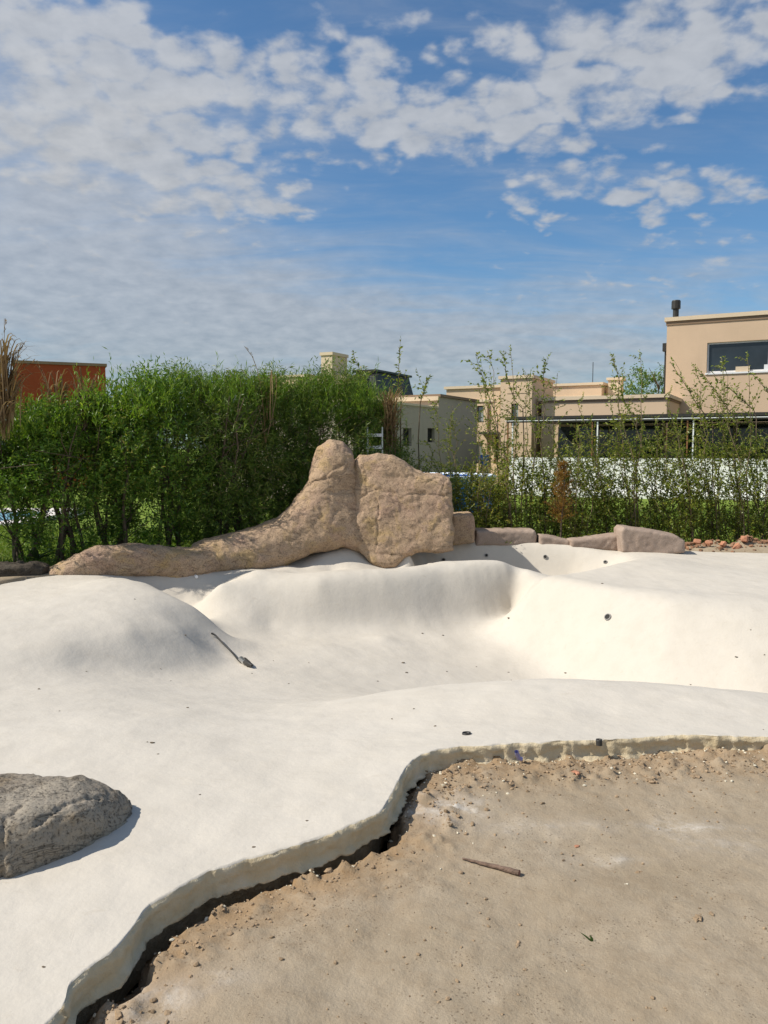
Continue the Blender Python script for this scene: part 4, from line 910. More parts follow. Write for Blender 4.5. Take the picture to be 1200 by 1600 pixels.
# far house with chimney, dish and mansard roof
def house_far():
    f = Fr(at_y(545, 700, 45)[:2], ANG); o = f.o.copy(); root = empty('house', o, label='distant house with cream chimney, satellite dish and dark mansard roof above the hedge', cat='house')
    sl = f.s_of(415); Hp = f.z_of(450, 590); mb = MB(); volume(mb, f, sl, 0, 0, 6, -.1, Hp); mb.build('wall', M['beige'], root, origin=o)
    mb = MB(); coping(mb, f, sl, f.s_of(480), 0, 6, Hp + .003, .14, .08); mb.build('parapet_coping', M['trim'], root, origin=o)
    c0, c1 = f.s_of(507), f.s_of(524); zt = f.z_of(515, 556); mb = MB(); fbox(mb, f, c0, c1, -.3, 1.35, 3, zt); mb.build('chimney', M['trim'], root, origin=o)
    mb = MB(); fbox(mb, f, c0 - .06, c1 + .06, -.36, 1.41, zt + .002, zt + .17); mb.build('chimney_cap', M['trim'], root, origin=o)
    # mansard
    a, b = f.s_of(541, 1.5), f.s_of(590, 1.5); z0, z1 = 4.2, f.z_of(560, 581, 1.5); D1 = 1.5; D2 = 6.6
    P = lambda i, z: [(a + .1 + i, D1 + i, z), (b - i, D1 + i, z), (b - i, D2 - i, z), (a + .1 + i, D2 - i, z)]
    V = f.w(np.array(P(0, z0) + P(.35, z1))); mb = MB(); mb.add(V, [[0, 1, 5, 4], [1, 2, 6, 5], [2, 3, 7, 6], [3, 0, 4, 7], [4, 5, 6, 7]]); mb.build('mansard_roof', M['slate'], root, origin=o)
    mb = MB(); V = f.w(np.array([(a + .3, D1 + .2, z1 + .005), (b - .2, D1 + .2, z1 + .005), (b - .2, D2 - .2, z1 + .005), (a + .3, D2 - .2, z1 + .005)])); V2 = V + [0, 0, .12]; mb.add(np.vstack([V, V2]), [[0, 1, 5, 4], [1, 2, 6, 5], [2, 3, 7, 6], [3, 0, 4, 7], [4, 5, 6, 7]]); mb.build('roof_rim', M['dark_metal'], root, origin=o)
    # balcony railing
    r = MB(); zr0, zr1 = f.z_of(560, 608, .5), f.z_of(560, 586, .5); a2, b2 = f.s_of(542, .5), f.s_of(592, .5)
    fbox(r, f, a2, b2, .48, .54, zr1 - .06, zr1); fbox(r, f, a2, b2, .48, .54, zr0, zr0 + .06)
    for s in np.arange(a2, b2, .16): fbox(r, f, s, s + .03, .495, .525, zr0 + .06, zr1 - .06)
    r.build('railing', M['dark_metal'], root, origin=o)
    mb = MB(); V, F = lathe_vf([(0, 0), (.15, .03), (.27, .09), (.34, .17), (.33, .18), (.26, .105), (.14, .045), (0, .015)], 18)
    rot = np.array(Matrix.Rotation(R(65), 3, 'Y') @ Matrix.Rotation(R(-20), 3, 'X')); c = f.w([(f.s_of(500), .2, f.z_of(500, 574))])[0]; mb.add(V @ rot.T + c, F); add_tube(mb, np.array([c + [0, .1, -.9], c]), .03, 6); ax = rot @ np.array([0, 0, .45]); add_tube(mb, np.array([c, c + ax]), .02, 5)
    V, F = box_vf(-.05, .05, -.05, .05, -.05, .05); mb.add(V + c + ax, F); mb.build('satellite_dish', M['steel'], root, origin=o)
house_far()

def house_red():
    f = Fr(at_y(168, 700, 33)[:2], math.atan2(.40, .9)); 
    sl = f.s_of(26); H = f.z_of(168, 573); o = f.o.copy(); root = empty('house', o, label='flat roofed terracotta red house wall showing above the hedge at far left', cat='house')
    mb = MB(); volume(mb, f, sl, 0, 0, 6, -.1, H); mb.build('wall', M['terra'], root, origin=o)
    mb = MB(); coping(mb, f, sl, 0, 0, 6, H + .003, .11, .06); mb.build('parapet_coping', M['brown_trim'], root, origin=o)
house_red()

# ------------------------------------------------------------------ neighbours' gardens
def round_pool():
    c = at_y(672, 700, 20.5); root = empty('round_pool', (c[0], 20.5, -.04), label='round blue above ground pool with white rim behind the square rock', cat='pool'); r = 1.62; h = .93
    mb = MB(); V, F = lathe_vf([(r, 0), (r + .02, .3), (r + .03, .6), (r, h)], 40); mb.add(V, F); V, F = lathe_vf([(r - .06, h), (r - .06, h - .2)], 40); mb.add(V, F); mb.build('wall', M['blue'], root, smooth=True)
    mb = MB(); V, F = lathe_vf([(r - .09, h + .0), (r - .05, h + .045), (r + .03, h + .045), (r + .07, h + .0), (r + .03, h - .03), (r - .05, h - .03), (r - .09, h)], 40); mb.add(V, F); mb.build('rim', M['paleblue'], root, smooth=True)
    mb = MB(); V, F = lathe_vf([(0, h - .12), (r - .065, h - .12)], 40); mb.add(V, F); mb.build('water', M['blue'], root)
    for k in range(10):
        a = k * math.pi / 5 + .2; mb = MB(); P = np.array([[math.cos(a) * (r + .06), math.sin(a) * (r + .06), 0], [math.cos(a) * (r + .07), math.sin(a) * (r + .07), h - .04]]); add_tube(mb, P, .03, 6); mb.build('upright', M['paleblue'], root)
round_pool()
def ladder():
    y = 13.05; a = at_y(574, 667, y); b = at_y(597, 667, y); root = empty('ladder', ((a[0] + b[0]) / 2, y, -.04), label='white ladder standing in the gap at the right end of the hedge, above the rock', cat='ladder'); x0 = (a[0] + b[0]) / 2; hw = (b[0] - a[0]) / 2; zt = a[2] + .04
    for s in (-1, 1): mb = MB(); add_tube(mb, [(s * hw, 0, 0), (s * hw, .02, zt)], .019, 8); mb.build('rail', M['steel'], root, smooth=True)
    z1 = at_y(585, 680, y)[2] + .04; st = z1 - at_y(585, 699, y)[2] - .04
    for k in range(5): mb = MB(); V, F = box_vf(-hw - .015, hw + .015, -.05, .03, z1 - k * st - .025, z1 - k * st + .025); mb.add(V, F); mb.build('rung', M['white_metal'], root)
ladder()
def left_pool():
    y0 = at_z(20, 822, 0)[1]; y1 = at_z(20, 797, 0)[1]; x1 = at_z(57, 815, 0)[0]
    root = empty('garden_pool', (x1 - 3, (y0 + y1) / 2, 0), label="neighbour's turquoise garden pool with pale coping seen under the hedge at far left", cat='pool'); o = np.array([x1 - 3, (y0 + y1) / 2, 0])
    mb = MB(); t = .75
    for (a, b, c, d) in ((x1 - 8, x1, y0, y0 + t * .8), (x1 - 8, x1, y1 - t * 1.6, y1), (x1 - .5, x1, y0 + t * .8, y1 - t * 1.6)): V, F = box_vf(a, b, c, d, -.2, .055); mb.add(V - o, F)
    mb.build('coping', M['coping'], root)
    wm, nt, b, _ = new_mat('pool_water'); c = ramp(nt, noise(nt, geo(nt).outputs['Position'], 2.5, 4), [(.35, (.02, .26, .42)), (.7, (.06, .42, .58))]); nt.links.new(c, b.inputs['Base Color']); b.inputs['Roughness'].default_value = .06; bump(nt, b, noise(nt, geo(nt).outputs['Position'], 5, 3), .2, .05)
    mb = MB(); V, F = box_vf(x1 - 7.9, x1 - .501, y0 + t * .8 + .001, y1 - t * 1.6 - .001, -.15, .02); mb.add(V - o, F); mb.build('water', wm, root)
left_pool()

# person far off by the beige house door
def person():
    y = 31.; q = at_y(757, 700, y); org = Vector((q[0], y, -.04)); root = empty('person', org, label='distant fair haired person in a blue top by the beige house, beyond the round pool', cat='person')
    J = [(0, 0, .86), (0, 0, 1.05), (0, .01, 1.25), (0, 0, 1.37), (0, -.01, 1.43), (0, -.02, 1.52), (0, -.02, 1.60),
         (-.16, 0, 1.33), (-.21, -.03, 1.08), (-.19, -.12, .88), (.16, 0, 1.33), (.22, -.02, 1.08), (.2, -.1, .88),
         (-.09, 0, .82), (-.1, -.02, .46), (-.1, .02, .06), (-.1, -.12, .03), (.09, 0, .82), (.11, -.03, .46), (.11, .02, .06), (.11, -.12, .03)]
    Rr = [.125, .115, .13, .07, .048, .085, .065, .05, .04, .03, .05, .04, .03, .08, .055, .04, .03, .08, .055, .04, .03]
    E = [(0, 1), (1, 2), (2, 3), (3, 4), (4, 5), (5, 6), (2, 7), (7, 8), (8, 9), (2, 10), (10, 11), (11, 12), (0, 13), (13, 14), (14, 15), (15, 16), (0, 17), (17, 18), (18, 19), (19, 20)]
    def skin(name, J, Rr, E, mat, sub=1):
        me = bpy.data.meshes.new(name); me.from_pydata(J, E, []); ob = bpy.data.objects.new(name, me); C.objects.link(ob); ob.modifiers.new('s', 'SKIN'); sm = ob.modifiers.new('b', 'SUBSURF'); sm.levels = sub; sm.render_levels = sub
        for v, r in zip(me.skin_vertices[0].data, Rr): v.radius = (r, r)
        me.skin_vertices[0].data[0].use_root = True
        dg = bpy.context.evaluated_depsgraph_get(); m2 = bpy.data.meshes.new_from_object(ob.evaluated_get(dg)); bpy.data.objects.remove(ob); m2.materials.clear(); m2.materials.append(mat)
        for p in m2.polygons: p.use_smooth = True
        o2 = bpy.data.objects.new(name, m2); C.objects.link(o2); o2.parent = root; return o2
    skin('body', J, Rr, E, simple('skin', (.48, .29, .21), .6))
    skin('shirt', [J[0], J[1], J[2], (0, .005, 1.34), J[7], (-.195, -.02, 1.16), J[10], (.2, -.02, 1.16)], [.135, .13, .142, .085, .065, .06, .065, .06], [(0, 1), (1, 2), (2, 3), (2, 4), (4, 5), (2, 6), (6, 7)], simple('blue_cloth', (.08, .2, .5), .8))
    skin('shorts', [(0, 0, .9), (-.09, 0, .8), (-.1, -.01, .55), (.09, 0, .8), (.11, -.02, .55)], [.135, .095, .08, .095, .08], [(0, 1), (1, 2), (0, 3), (3, 4)], simple('pale_cloth', (.5, .42, .36), .8))
    skin('hair', [(0, .02, 1.6), (0, .045, 1.54), (0, .05, 1.46)], [.088, .085, .06], [(0, 1), (1, 2)], simple('fair_hair', (.5, .33, .12), .7))
person()

# ------------------------------------------------------------------ small things on and around the shell
def lump(rng, r, n=3, ir=.35):
    V = []; F = []
    phi = (1 + 5 ** .5) / 2; b = unit(np.array([(-1, phi, 0), (1, phi, 0), (-1, -phi, 0), (1, -phi, 0), (0, -1, phi), (0, 1, phi), (0, -1, -phi), (0, 1, -phi), (phi, 0, -1), (phi, 0, 1), (-phi, 0, -1), (-phi, 0, 1)], float))
    f = np.array([(0, 11, 5), (0, 5, 1), (0, 1, 7), (0, 7, 10), (0, 10, 11), (1, 5, 9), (5, 11, 4), (11, 10, 2), (10, 7, 6), (7, 1, 8), (3, 9, 4), (3, 4, 2), (3, 2, 6), (3, 6, 8), (3, 8, 9), (4, 9, 5), (2, 4, 11), (6, 2, 10), (8, 6, 7), (9, 8, 1)])
    s = r * np.array([1, rng.uniform(.6, 1), rng.uniform(.45, .8)]); a = rng.uniform(0, 6.28); c, s_ = math.cos(a), math.sin(a)
    v = b * (1 + rng.uniform(-ir, ir, (12, 1))) * s; v = v @ np.array([[c, s_, 0], [-s_, c, 0], [0, 0, 1]]); return v, f
def gz(x, y):
    X = np.array([[x]]); Y = np.array([[y]]); return float(ground_h(X, Y, lipdist(X, Y))[0, 0])
def crumbs():
    rng = np.random.default_rng(12); so_ = MB(); pl_ = MB()
    Lq = LIP[(LIP[:, 0] > -1.3) & (LIP[:, 0] < 2.7)]; T = np.gradient(Lq, axis=0); nr = unit(np.stack([T[:, 1], -T[:, 0]], 1)); ar = np.concatenate([[0], np.cumsum(np.linalg.norm(np.diff(Lq, axis=0), axis=1))])
    def ring(mb, n, dmean, dsd, r0, r1, xmin=-9, kpow=2.2):
        a = rng.uniform(0, ar[-1], n); i = np.searchsorted(ar, a).clip(0, len(Lq) - 1); P = Lq[i] + nr[i] * np.abs(rng.normal(dmean, dsd, n))[:, None]; P = P[P[:, 0] > xmin]
        Z = ground_h(P[:, 0], P[:, 1], lipdist(P[:, :1], P[:, 1:])[:, 0])
        for p, z in zip(P, Z):
            r = r0 + (r1 - r0) * rng.uniform() ** kpow; v, f = lump(rng, r); mb.add(v + [p[0], p[1], max(z, -.25) + r * .2], f)
    ring(so_, 1900, .13, .10, .0018, .011, -9, 3.2); ring(so_, 1700, .20, .11, .002, .014, .25, 3.4); ring(so_, 70, .12, .05, .006, .022, -9, 3)
    ring(pl_, 420, .05, .025, .002, .010, -9, 2.5); ring(pl_, 200, .2, .12, .002, .012, .2, 3)
    n = 1900; x = rng.uniform(-.9, 2.2, n); y = rng.uniform(2.0, 4.2, n); kp = (y < ylip(x) - .1) & (fbm(np.stack([x, y], 1), 2.2, 2, 77) > -.1); x, y = x[kp], y[kp]; Z = ground_h(x, y, np.full(len(x), 9.))
    for k in range(len(x)):
        r = .0012 + .008 * rng.uniform() ** 5; v, f = lump(rng, r); (so_ if rng.uniform() < .95 or r > .004 else pl_).add(v + [x[k], y[k], Z[k] + r * .25], f)
    o = so_.build('soil_crumbs', M['clod']); tag(o, 'loose crumbs and clods of dry brown soil strewn along the raw pool edge', 'soil', kind='stuff')
    o = pl_.build('plaster_crumbs', M['crumb']); tag(o, 'small cream plaster crumbs fallen along the raw pool edge', 'plaster crumbs', kind='stuff')
crumbs()
def grit():
    rng = np.random.default_rng(21); mb = MB(); n = 60; x = rng.uniform(-2.6, 4, n); y = rng.uniform(2.4, 9.5, n); k = y > ylip(x) + .06; x, y = x[k], y[k]; z = pool_z(np.stack([x, y], 1))
    for i in range(len(x)):
        r = .0025 + .007 * rng.uniform() ** 3 + .0006 * y[i]; v, f = lump(rng, r); mb.add(v * [1.3, 1, .6] + [x[i], y[i], z[i] + r * .2], f)
    for px, py, r in ((795, 966, .022), (630, 1036, .018), (692, 993, .014), (660, 990, .012), (68, 1512, .006), (480, 1283, .006), (397, 1325, .006)):
        h = hit_pool(px, py); v, f = lump(rng, r); mb.add(v * [1.3, 1, .6] + h + [0, 0, r * .2], f)
    o = mb.build('grit', M['bark']); tag(o, 'scattered dark grit and soil specks on the white plaster', 'grit', kind='stuff')
grit()
def clump(px, py, r, mat, name, label, cat, seed, sub=6, flat=.6):
    rng = np.random.default_rng(seed); p = at_z(px, py, GZ); mb = MB(); z = gz(p[0], p[1])
    for k in range(sub):
        v, f = lump(rng, r * rng.uniform(.35, 1.) if k else r); mb.add(v * [1, 1, flat] + ([rng.normal() * r * .7, rng.normal() * r * .5, r * .2] if k else [0, 0, r * .25]), f)
    o = mb.build(name, M[mat]); o.location = (p[0], p[1], z); tag(o, label, cat)
clump(1092, 1440, .016, 'clod', 'soil_clod', 'dark dry soil clod on the bare ground, right of the green sprout', 'clod', 3)
clump(1112, 1432, .009, 'clod', 'soil_clod', 'smaller dark clod just right of the larger dark clod', 'clod', 4, 4)
clump(901, 1322, .012, 'brick', 'brick_chip', 'small orange brick chip lying in the middle of the bare soil', 'chip', 5, 3)
clump(898, 1217, .02, 'brick', 'brick_chip', 'reddish brick chip in the loose soil below the pool edge', 'chip', 6, 4)
clump(997, 1363, .009, 'clod', 'soil_clod', 'small dark clod above and right of the green sprout', 'clod', 7, 4)
clump(980, 1386, .006, 'crumb', 'plaster_chip', 'tiny white plaster chip standing up on the soil above the sprout', 'chip', 8, 2)
clump(545, 1343, .011, 'crumb', 'plaster_chip', 'white plaster chip at the soil edge left of the wooden stick', 'chip', 9, 2)
clump(1090, 1215, .018, 'clod', 'soil_clod', 'grey lump of soil in the loose strip at right below the pool edge', 'clod', 10, 4)
clump(1017, 1221, .024, 'clod', 'soil_clod', 'wide brown lump of soil in the loose strip below the pool edge', 'clod', 11, 5)

def stick():
    a = at_z(722, 1346, GZ); b = at_z(812, 1371, GZ); rng = np.random.default_rng(3); n = 14; t = np.linspace(0, 1, n)[:, None]; P = a + (b - a) * t; P[:, 2] = [gz(p[0], p[1]) for p in P]; P[:, 2] = np.linspace(P[0, 2] + .004, P[-1, 2] + .012, n); P += rng.normal(size=P.shape) * [.0008, .0012, .0008]
    o0 = P.mean(0); rad = np.linspace(.004, .0125, n) * (1 + rng.normal(size=n) * .07); mb = MB(); add_tube(mb, P - o0, rad, 10); o = mb.build('wooden_stick', simple('old_stick', (.17, .115, .085), .9, var=.45, vscale=40, bmp=.8, bscale=160), smooth=True); o.location = o0
    tag(o, 'short brown wooden stick lying on the bare soil', 'stick')
    e = MB(); V, F = lathe_vf([(0, .0), (.0115, .0)], 12); d = unit(P[-1] - P[-2]); q = np.array(Vector(d).to_track_quat('Z', 'Y').to_matrix()); e.add(V @ q.T + P[-1] - o0 + d * .001, F); e.build('cut_end', simple('cut_wood', (.25, .12, .085), .9, var=.3, vscale=60), o)
stick()
def sprout():
    p = at_z(925, 1467, GZ); z = gz(p[0], p[1]); mb = MB()
    for D, L, w in (((-.75, .1, .75), .052, .007), ((-.05, 0, 1), .03, .009), ((.15, .05, .9), .024, .009), ((-.3, -.1, .6), .02, .006)):
        D = unit(np.array(D)); t = np.linspace(0, 1, 5); P = D * (L * t)[:, None] + np.array([-.006, 0, -.004]) * (t ** 2)[:, None]; ww = w * np.array([.5, 1, .9, .55, .03])[:, None] * .5; s = unit(np.cross(D, [.2, 1, .1]))
        V = np.stack([P - s * ww, P + [0, -.001, 0], P + s * ww], 1).reshape(-1, 3); i = np.arange(4)[:, None] * 3; mb.add(V, np.concatenate([i + np.array([[0, 1, 4, 3]]), i + np.array([[1, 2, 5, 4]])]))
    o = mb.build('green_sprout', simple('sprout_green', (.05, .10, .018), .5, var=.3, vscale=60)); o.location = (p[0], p[1], z - .002); tag(o, 'tiny green grass sprout growing from the bare soil', 'sprout')
sprout()
def blue_pipe():
    a = at_z(806, 1172, -.02); b = at_z(814, 1197, -.12); a[1] -= .02; P = np.array([a, (a + b) / 2 + [0, 0, .003], b]); P[2, 2] = gz(b[0], b[1]) + .02; P[2, 1] -= .02; o0 = P[1].copy(); mb = MB(); V, F = tube_vf(P - o0, .0115, 14); mb.add(V, F); V, F = tube_vf((P - o0)[::-1], .0085, 14); mb.add(V, F)
    o = mb.build('blue_pipe', simple('violet_blue_plastic', (.27, .27, .52), .4, var=.1), smooth=True); o.location = o0; tag(o, 'short violet blue plastic pipe stub sticking out of the raw pool edge', 'pipe')
blue_pipe()
def socket(name, p, nrm, r, label, cat, depth=.04, mat='dark', rim='matt_grey', tiltz=1.):
    q = np.array(Vector(nrm).to_track_quat('Z', 'Y').to_matrix()); root = empty(name, p, label=label, cat=cat)
    mb = MB(); V, F = lathe_vf([(r * .72, -.02), (r * .74, .012), (r * .95, .014), (r, .004), (r, -.02)], 18); mb.add(V @ q.T, F); mb.build('flange', M[rim], root, smooth=True)
    mb = MB(); V, F = lathe_vf([(0, .004), (r * .35, .008), (r * .73, .003)], 18); mb.add(V @ q.T, F); mb.build('mouth', M[mat], root, smooth=True); return root
for k, (px, py, r, lab) in enumerate([(693, 875, .03, 'inlet fitting in the shaded spa wall nearest the rock'), (760, 868, .028, 'inlet fitting in the shaded spa wall under the half shaded edging stone'), (852, 871, .034, 'inlet fitting in the sunny spa wall below the shortest edging stone'), (946, 879, .032, 'inlet fitting in the sunny spa wall below the tallest edging stone'), (950, 965, .042, 'inlet fitting in the bright slope of the right hand mound')]):
    h = hit_pool(px, py); z, n = pool_n(h[0], h[1]); socket('inlet_fitting', h + n * .004, n, r, lab, 'fitting')
for px, py, lab in ((181 + 134, 902, 'left white pipe stub in the shell under the low rock ridge'), (440, 878, 'right white pipe stub at the foot of the rock below the peak')):
    pass
def open_pipe(px, py, r, lab):
    h = hit_pool(px, py); z, n = pool_n(h[0], h[1]); socket('drain_pipe', h - n * .004, n, r, lab, 'pipe', rim='dark_metal', mat='dark')
open_pipe(729, 1147, .026, 'small dark open pipe end flush with the white plaster above the raw edge')
open_pipe(936, 1158, .017, 'small dark pipe mouth at the brim of the raw edge')
def pipe_stub(px, py, d, lab):
    RN = np.array([-.4136, .9105, 0]); p = at_plane(px, py, RO + RN * d, RN); mb = MB(); add_tube(mb, [(0, .08, 0), (0, -.05, -.004)], .022, 12); o = mb.build('pipe_stub', M['white_metal'], smooth=True); o.location = p; o.rotation_euler = (0, 0, .42); tag(o, lab, 'pipe')
pipe_stub(306, 900, -.03, 'white pipe stub poking out under the low rock ridge')
pipe_stub(441, 878, -.02, 'white pipe stub poking out at the foot of the rock peak')

def hose():
    pts_ = [(330, 993), (336, 997), (348, 1010), (362, 1024), (373, 1035), (378, 1038)]; P = np.array([hit_pool(*p) for p in pts_]); P[:, 2] += .02; P[1:4, 2] += .012; o0 = P[-1].copy(); root = empty('thin_hose', o0, label='thin black hose with a metal nozzle lying in the shaded left slope of the pool', cat='hose')
    mb = MB(); add_tube(mb, catmull(P, .02) - o0, .0095, 7); mb.build('tube', M['dark_metal'], root, smooth=True)
    q = np.array([hit_pool(377, 1035), hit_pool(383, 1040)]) + [0, 0, .03]; mb = MB(); add_tube(mb, q - o0, [.032, .024], 12); mb.build('nozzle', M['steel'], root, smooth=True)
    q = np.array([hit_pool(382, 1036), hit_pool(388, 1042), hit_pool(394, 1045)]) + [0, 0, .03]; mb = MB(); add_tube(mb, q - o0, [.028, .03, .012], 10); mb.build('grip', M['dark_metal'], root, smooth=True)
hose()

# brick rubble at the right behind the plaster
def rubble():
    rng = np.random.default_rng(44); G = 'broken bricks in the soil heap at right'
    items = [(1150, 856, .17, .09, .6, 'largest broken brick, tilted, leaning on the soil heap at right'), (1163, 842, .10, .10, 1.3, 'upright brick piece on top of the tilted largest brick'), (1172, 858, .13, .05, .1, 'flat brick piece right of the tilted largest brick'),
             (1130, 850, .09, .06, .9, 'reddish brick piece left of the tilted largest brick'), (1192, 858, .07, .06, .4, 'small yellowish brick piece at the right edge of the photo'), (1108, 848, .08, .05, .2, 'brick piece high on the soil heap below a sapling trunk'), (1090, 846, .07, .05, 1.1, 'brick piece at the left end of the soil heap, near the tallest edging stone')]
    for k, (px, py, L, T, tl, lab) in enumerate(items):
        p = at_y(px, py, 12.55 + .05 * (k % 3)); V, F = box_vf(-L / 2, L / 2, -.05, .05, -T / 2, T / 2); me = MB()
        # chipped block: subdivided box with broken corners
        n = 6; g = np.linspace(-1, 1, n); VV = []
        for ax in range(3):
            for sg in (-1, 1):
                a, b = np.meshgrid(g, g, indexing='ij'); q = np.zeros((n, n, 3)); q[..., ax] = sg; q[..., (ax + 1) % 3] = a; q[..., (ax + 2) % 3] = b * sg
                W = q.reshape(-1, 3); W = W / np.maximum(1, np.linalg.norm(W, axis=1)[:, None] ** .35); W = W * [L / 2, .055, T / 2]; W = W * (1 + .14 * fbm(W * 18 + k * 5, 1, 3, k)[:, None])
                i = np.arange(n - 1)[:, None] * n; j = np.arange(n - 1)[None]; me.add(W, np.stack([i + j, i + n + j, i + n + j + 1, i + j + 1], -1).reshape(-1, 4))
        o = me.build('brick_piece', M['brick']); o.location = p; o.rotation_euler = (rng.uniform(-.3, .3), -tl, rng.uniform(0, 1)); tag(o, lab, 'brick', G)
    mb = MB()
    n = 700; x = rng.normal(5.85, .75, n); y = rng.normal(12.75, .2, n); Z = ground_h(x, y, np.full(n, 9.))
    for k in range(n):
        r = .008 + .045 * rng.uniform() ** 3; v, f = lump(rng, r); mb.add(v + [x[k], y[k], max(Z[k], -.1) + r * .3], f)
    x = rng.uniform(.9, 9, 500); y = rng.normal(13.05, .25, 500)
    for k in range(500):
        r = .008 + .03 * rng.uniform() ** 3; v, f = lump(rng, r); mb.add(v + [x[k], y[k], -.02], f)
    o = mb.build('soil_heap', simple('reddish_soil', (.27, .15, .09), .95, var=.4, vscale=9)); tag(o, 'crumbly reddish soil lumps heaped behind the plaster under the saplings', 'soil', kind='stuff')
rubble()

# ------------------------------------------------------------------ sun, sky, camera
SUN_EL, SUN_AZ = R(45), R(-8)      # azimuth measured from -x towards +y
S = Vector((-math.cos(SUN_EL) * math.cos(SUN_AZ), math.cos(SUN_EL) * math.sin(SUN_AZ), math.sin(SUN_EL)))
sd = bpy.data.lights.new('sun', 'SUN'); sd.energy = 4.3; sd.angle = R(.53); sd.color = (1, .93, .82)
so = bpy.data.objects.new('sun', sd); C.objects.link(so); so.rotation_euler = S.to_track_quat('Z', 'Y').to_euler(); so.location = (-20, 0, 30)
w = bpy.data.worlds.new('World'); bpy.context.scene.world = w; w.use_nodes = True
nt = w.node_tree; nt.nodes.clear()
wo = nt.nodes.new('ShaderNodeOutputWorld'); sky = nt.nodes.new('ShaderNodeTexSky'); sky.sky_type = 'NISHITA'; sky.sun_disc = False
sky.sun_elevation = SUN_EL; sky.sun_rotation = math.atan2(S.x, S.y); sky.air_density = 1.0; sky.dust_density = .6; sky.ozone_density = 1.6
bg = nt.nodes.new('ShaderNodeBackground'); bg.inputs[1].default_value = .08; nt.links.new(mix(nt, 1., sky.outputs[0], (.70, 1.0, 1.2), 'MULTIPLY'), bg.inputs[0])
tc = nt.nodes.new('ShaderNodeTexCoord'); sx = nt.nodes.new('ShaderNodeSeparateXYZ'); nt.links.new(tc.outputs['Generated'], sx.inputs[0])
X_, Y_, Z_ = sx.outputs
az = mth(nt, 'ARCTAN2', X_, Y_); el = mth(nt, 'ARCSINE', Z_)
den = mth(nt, 'ADD', mth(nt, 'MAXIMUM', Z_, 0.), .26)
cm = nt.nodes.new('ShaderNodeCombineXYZ'); nt.links.new(mth(nt, 'DIVIDE', X_, den), cm.inputs[0]); nt.links.new(mth(nt, 'DIVIDE', Y_, den), cm.inputs[1])
P_ = cm.outputs[0]
def px2ae(px, py):
    d = ray(px, py); d = d / np.linalg.norm(d); return math.atan2(d[0], d[1]), math.asin(d[2])
def blob(px, py, sx_, sy_, amp, tilt=0.):
    a0, e0 = px2ae(px, py); a = mth(nt, 'SUBTRACT', az, a0); e = mth(nt, 'SUBTRACT', el, e0)
    if tilt: e = mth(nt, 'SUBTRACT', e, mth(nt, 'MULTIPLY', a, tilt))
    q = mth(nt, 'ADD', mth(nt, 'POWER', mth(nt, 'DIVIDE', a, sx_ / FPX), 2.), mth(nt, 'POWER', mth(nt, 'DIVIDE', e, sy_ / FPX), 2.))
    return mth(nt, 'MULTIPLY', mth(nt, 'EXPONENT', mth(nt, 'MULTIPLY', q, -1.)), amp)
def total(l):
    s = l[0]
    for k in l[1:]: s = mth(nt, 'ADD', s, k)
    return s
puff = total([blob(900, 130, 330, 110, .27), blob(1100, 60, 220, 90, .28), blob(780, 190, 90, 40, .2), blob(320, 110, 220, 60, .2), blob(90, 130, 240, 110, .28, -.25), blob(450, 150, 280, 70, .27, -.2), blob(200, 250, 300, 70, .34, -.12), blob(1020, 310, 250, 50, .30, -.06), blob(600, 55, 90, 50, .16), blob(80, 25, 200, 35, .2), blob(1020, 435, 260, 40, .14), blob(600, 215, 110, 40, .18),
              blob(630, 340, 150, 90, -.30), blob(1160, 215, 110, 30, -.35), blob(330, 60, 120, 40, -.1), blob(450, 330, 100, 30, .2), blob(420, 20, 160, 30, -.15), blob(690, 120, 50, 60, -.1)])
veil = total([blob(60, 400, 420, 110, .42, -.05), blob(60, 200, 330, 150, .40, -.1), blob(380, 490, 520, 50, .40, -.06), blob(1020, 440, 260, 60, .22), blob(960, 120, 260, 90, .10), blob(500, 590, 1300, 80, .52), blob(700, 330, 900, 300, .06)])
behind = mth(nt, 'MULTIPLY', mth(nt, 'LESS_THAN', Y_, -.1), .42)  # unseen cloud veil behind the camera, added to make the shade less blue
n_big = noise(nt, P_, 3.2, 3, .5, .2); n_puff = noise(nt, P_, 16, 7, .54, .15); n_fine = noise(nt, P_, 45, 5, .6)
vo = nt.nodes.new('ShaderNodeTexVoronoi'); vo.feature = 'SMOOTH_F1'; vo.inputs['Scale'].default_value = 17.; vo.inputs['Smoothness'].default_value = .35
dv = nt.nodes.new('ShaderNodeVectorMath'); dv.operation = 'MULTIPLY_ADD'; nz = nt.nodes.new('ShaderNodeTexNoise'); nz.inputs['Scale'].default_value = 9; nz.inputs['Detail'].default_value = 4; nt.links.new(P_, nz.inputs['Vector'])
nt.links.new(nz.outputs['Color'], dv.inputs[0]); dv.inputs[1].default_value = (.16, .16, 0); nt.links.new(P_, dv.inputs[2]); nt.links.new(dv.outputs[0], vo.inputs['Vector'])
mp = nt.nodes.new('ShaderNodeMapping'); mp.inputs['Scale'].default_value = (1.2, 4.5, 1); mp.inputs['Rotation'].default_value = (0, 0, .15); nt.links.new(P_, mp.inputs[0])
n_str = noise(nt, mp.outputs[0], 1.8, 8, .62, .5)
cell = mth(nt, 'SUBTRACT', .55, vo.outputs['Distance'])
shape = mth(nt, 'ADD', mth(nt, 'MULTIPLY', n_puff, .62), mth(nt, 'MULTIPLY', mth(nt, 'SUBTRACT', n_big, .5), .42))
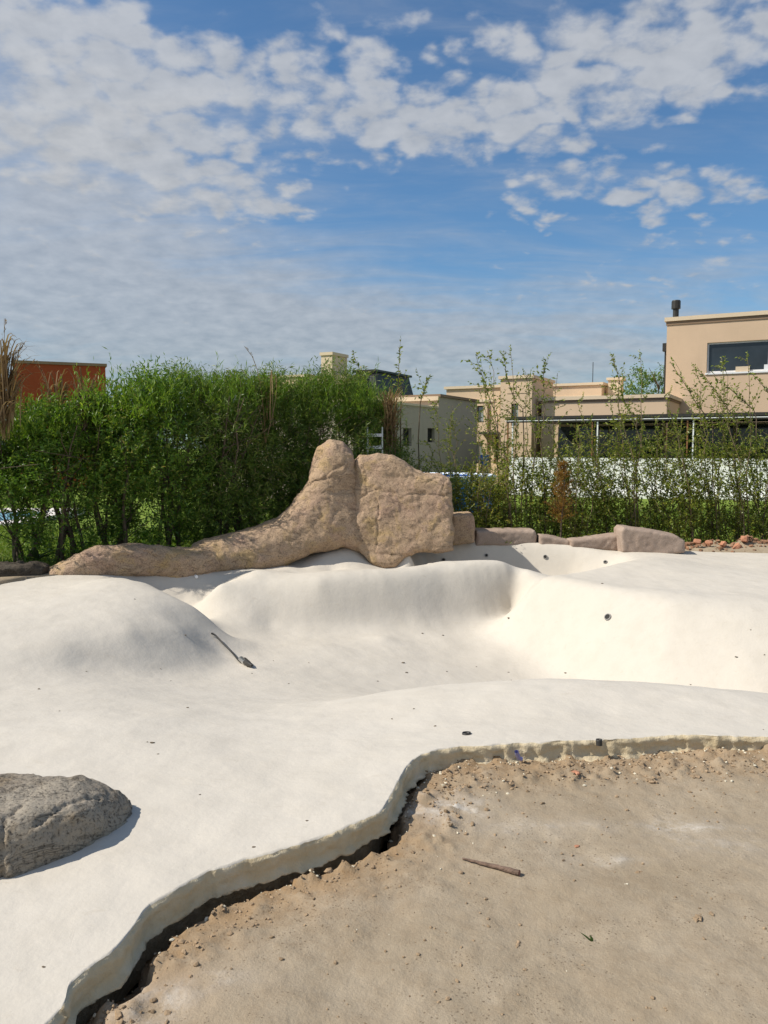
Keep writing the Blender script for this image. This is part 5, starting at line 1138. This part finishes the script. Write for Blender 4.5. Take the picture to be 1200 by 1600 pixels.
shape = mth(nt, 'ADD', shape, mth(nt, 'MULTIPLY', cell, .56)); shape = mth(nt, 'ADD', shape, mth(nt, 'MULTIPLY', mth(nt, 'SUBTRACT', n_fine, .5), .16))
d1 = N(nt, 'ShaderNodeMapRange', interpolation_type='SMOOTHSTEP'); d1.inputs['From Min'].default_value = .50; d1.inputs['From Max'].default_value = .85
nt.links.new(mth(nt, 'ADD', shape, puff), d1.inputs['Value'])
d2 = N(nt, 'ShaderNodeMapRange', interpolation_type='SMOOTHSTEP'); d2.inputs['From Min'].default_value = .40; d2.inputs['From Max'].default_value = 1.08
nt.links.new(mth(nt, 'ADD', mth(nt, 'MULTIPLY', n_str, .8), mth(nt, 'ADD', veil, behind)), d2.inputs['Value'])
dens = mth(nt, 'SUBTRACT', 1., mth(nt, 'MULTIPLY', mth(nt, 'SUBTRACT', 1., mth(nt, 'MULTIPLY', d1.outputs[0], .80)), mth(nt, 'SUBTRACT', 1., mth(nt, 'MULTIPLY', d2.outputs[0], .78))))
cl = nt.nodes.new('ShaderNodeBackground'); cl.inputs[1].default_value = 1.0
br = mth(nt, 'ADD', mth(nt, 'MULTIPLY', n_puff, .7), mth(nt, 'MULTIPLY', el, .75))
nt.links.new(ramp(nt, br, [(.25, (.275, .295, .325)), (.75, (.475, .485, .50))]), cl.inputs[0])
ms = nt.nodes.new('ShaderNodeMixShader'); nt.links.new(dens, ms.inputs[0]); nt.links.new(bg.outputs[0], ms.inputs[1]); nt.links.new(cl.outputs[0], ms.inputs[2])
nt.links.new(ms.outputs[0], wo.inputs[0])

sc = bpy.context.scene
cd = bpy.data.cameras.new('camera'); co = bpy.data.objects.new('camera', cd); C.objects.link(co)
co.location = CAM; co.rotation_euler = (R(90) - TH, 0, 0); cd.sensor_fit = 'VERTICAL'; cd.sensor_height = 24; cd.lens = 24 * FPX / 1600; cd.clip_end = 3000; cd.clip_start = .05
sc.camera = co
vs = sc.view_settings; vs.view_transform = 'Standard'; vs.look = 'None'; vs.exposure = 0.3; vs.gamma = 1
sc.cycles.max_bounces = 8; sc.cycles.diffuse_bounces = 4; sc.cycles.transmission_bounces = 6
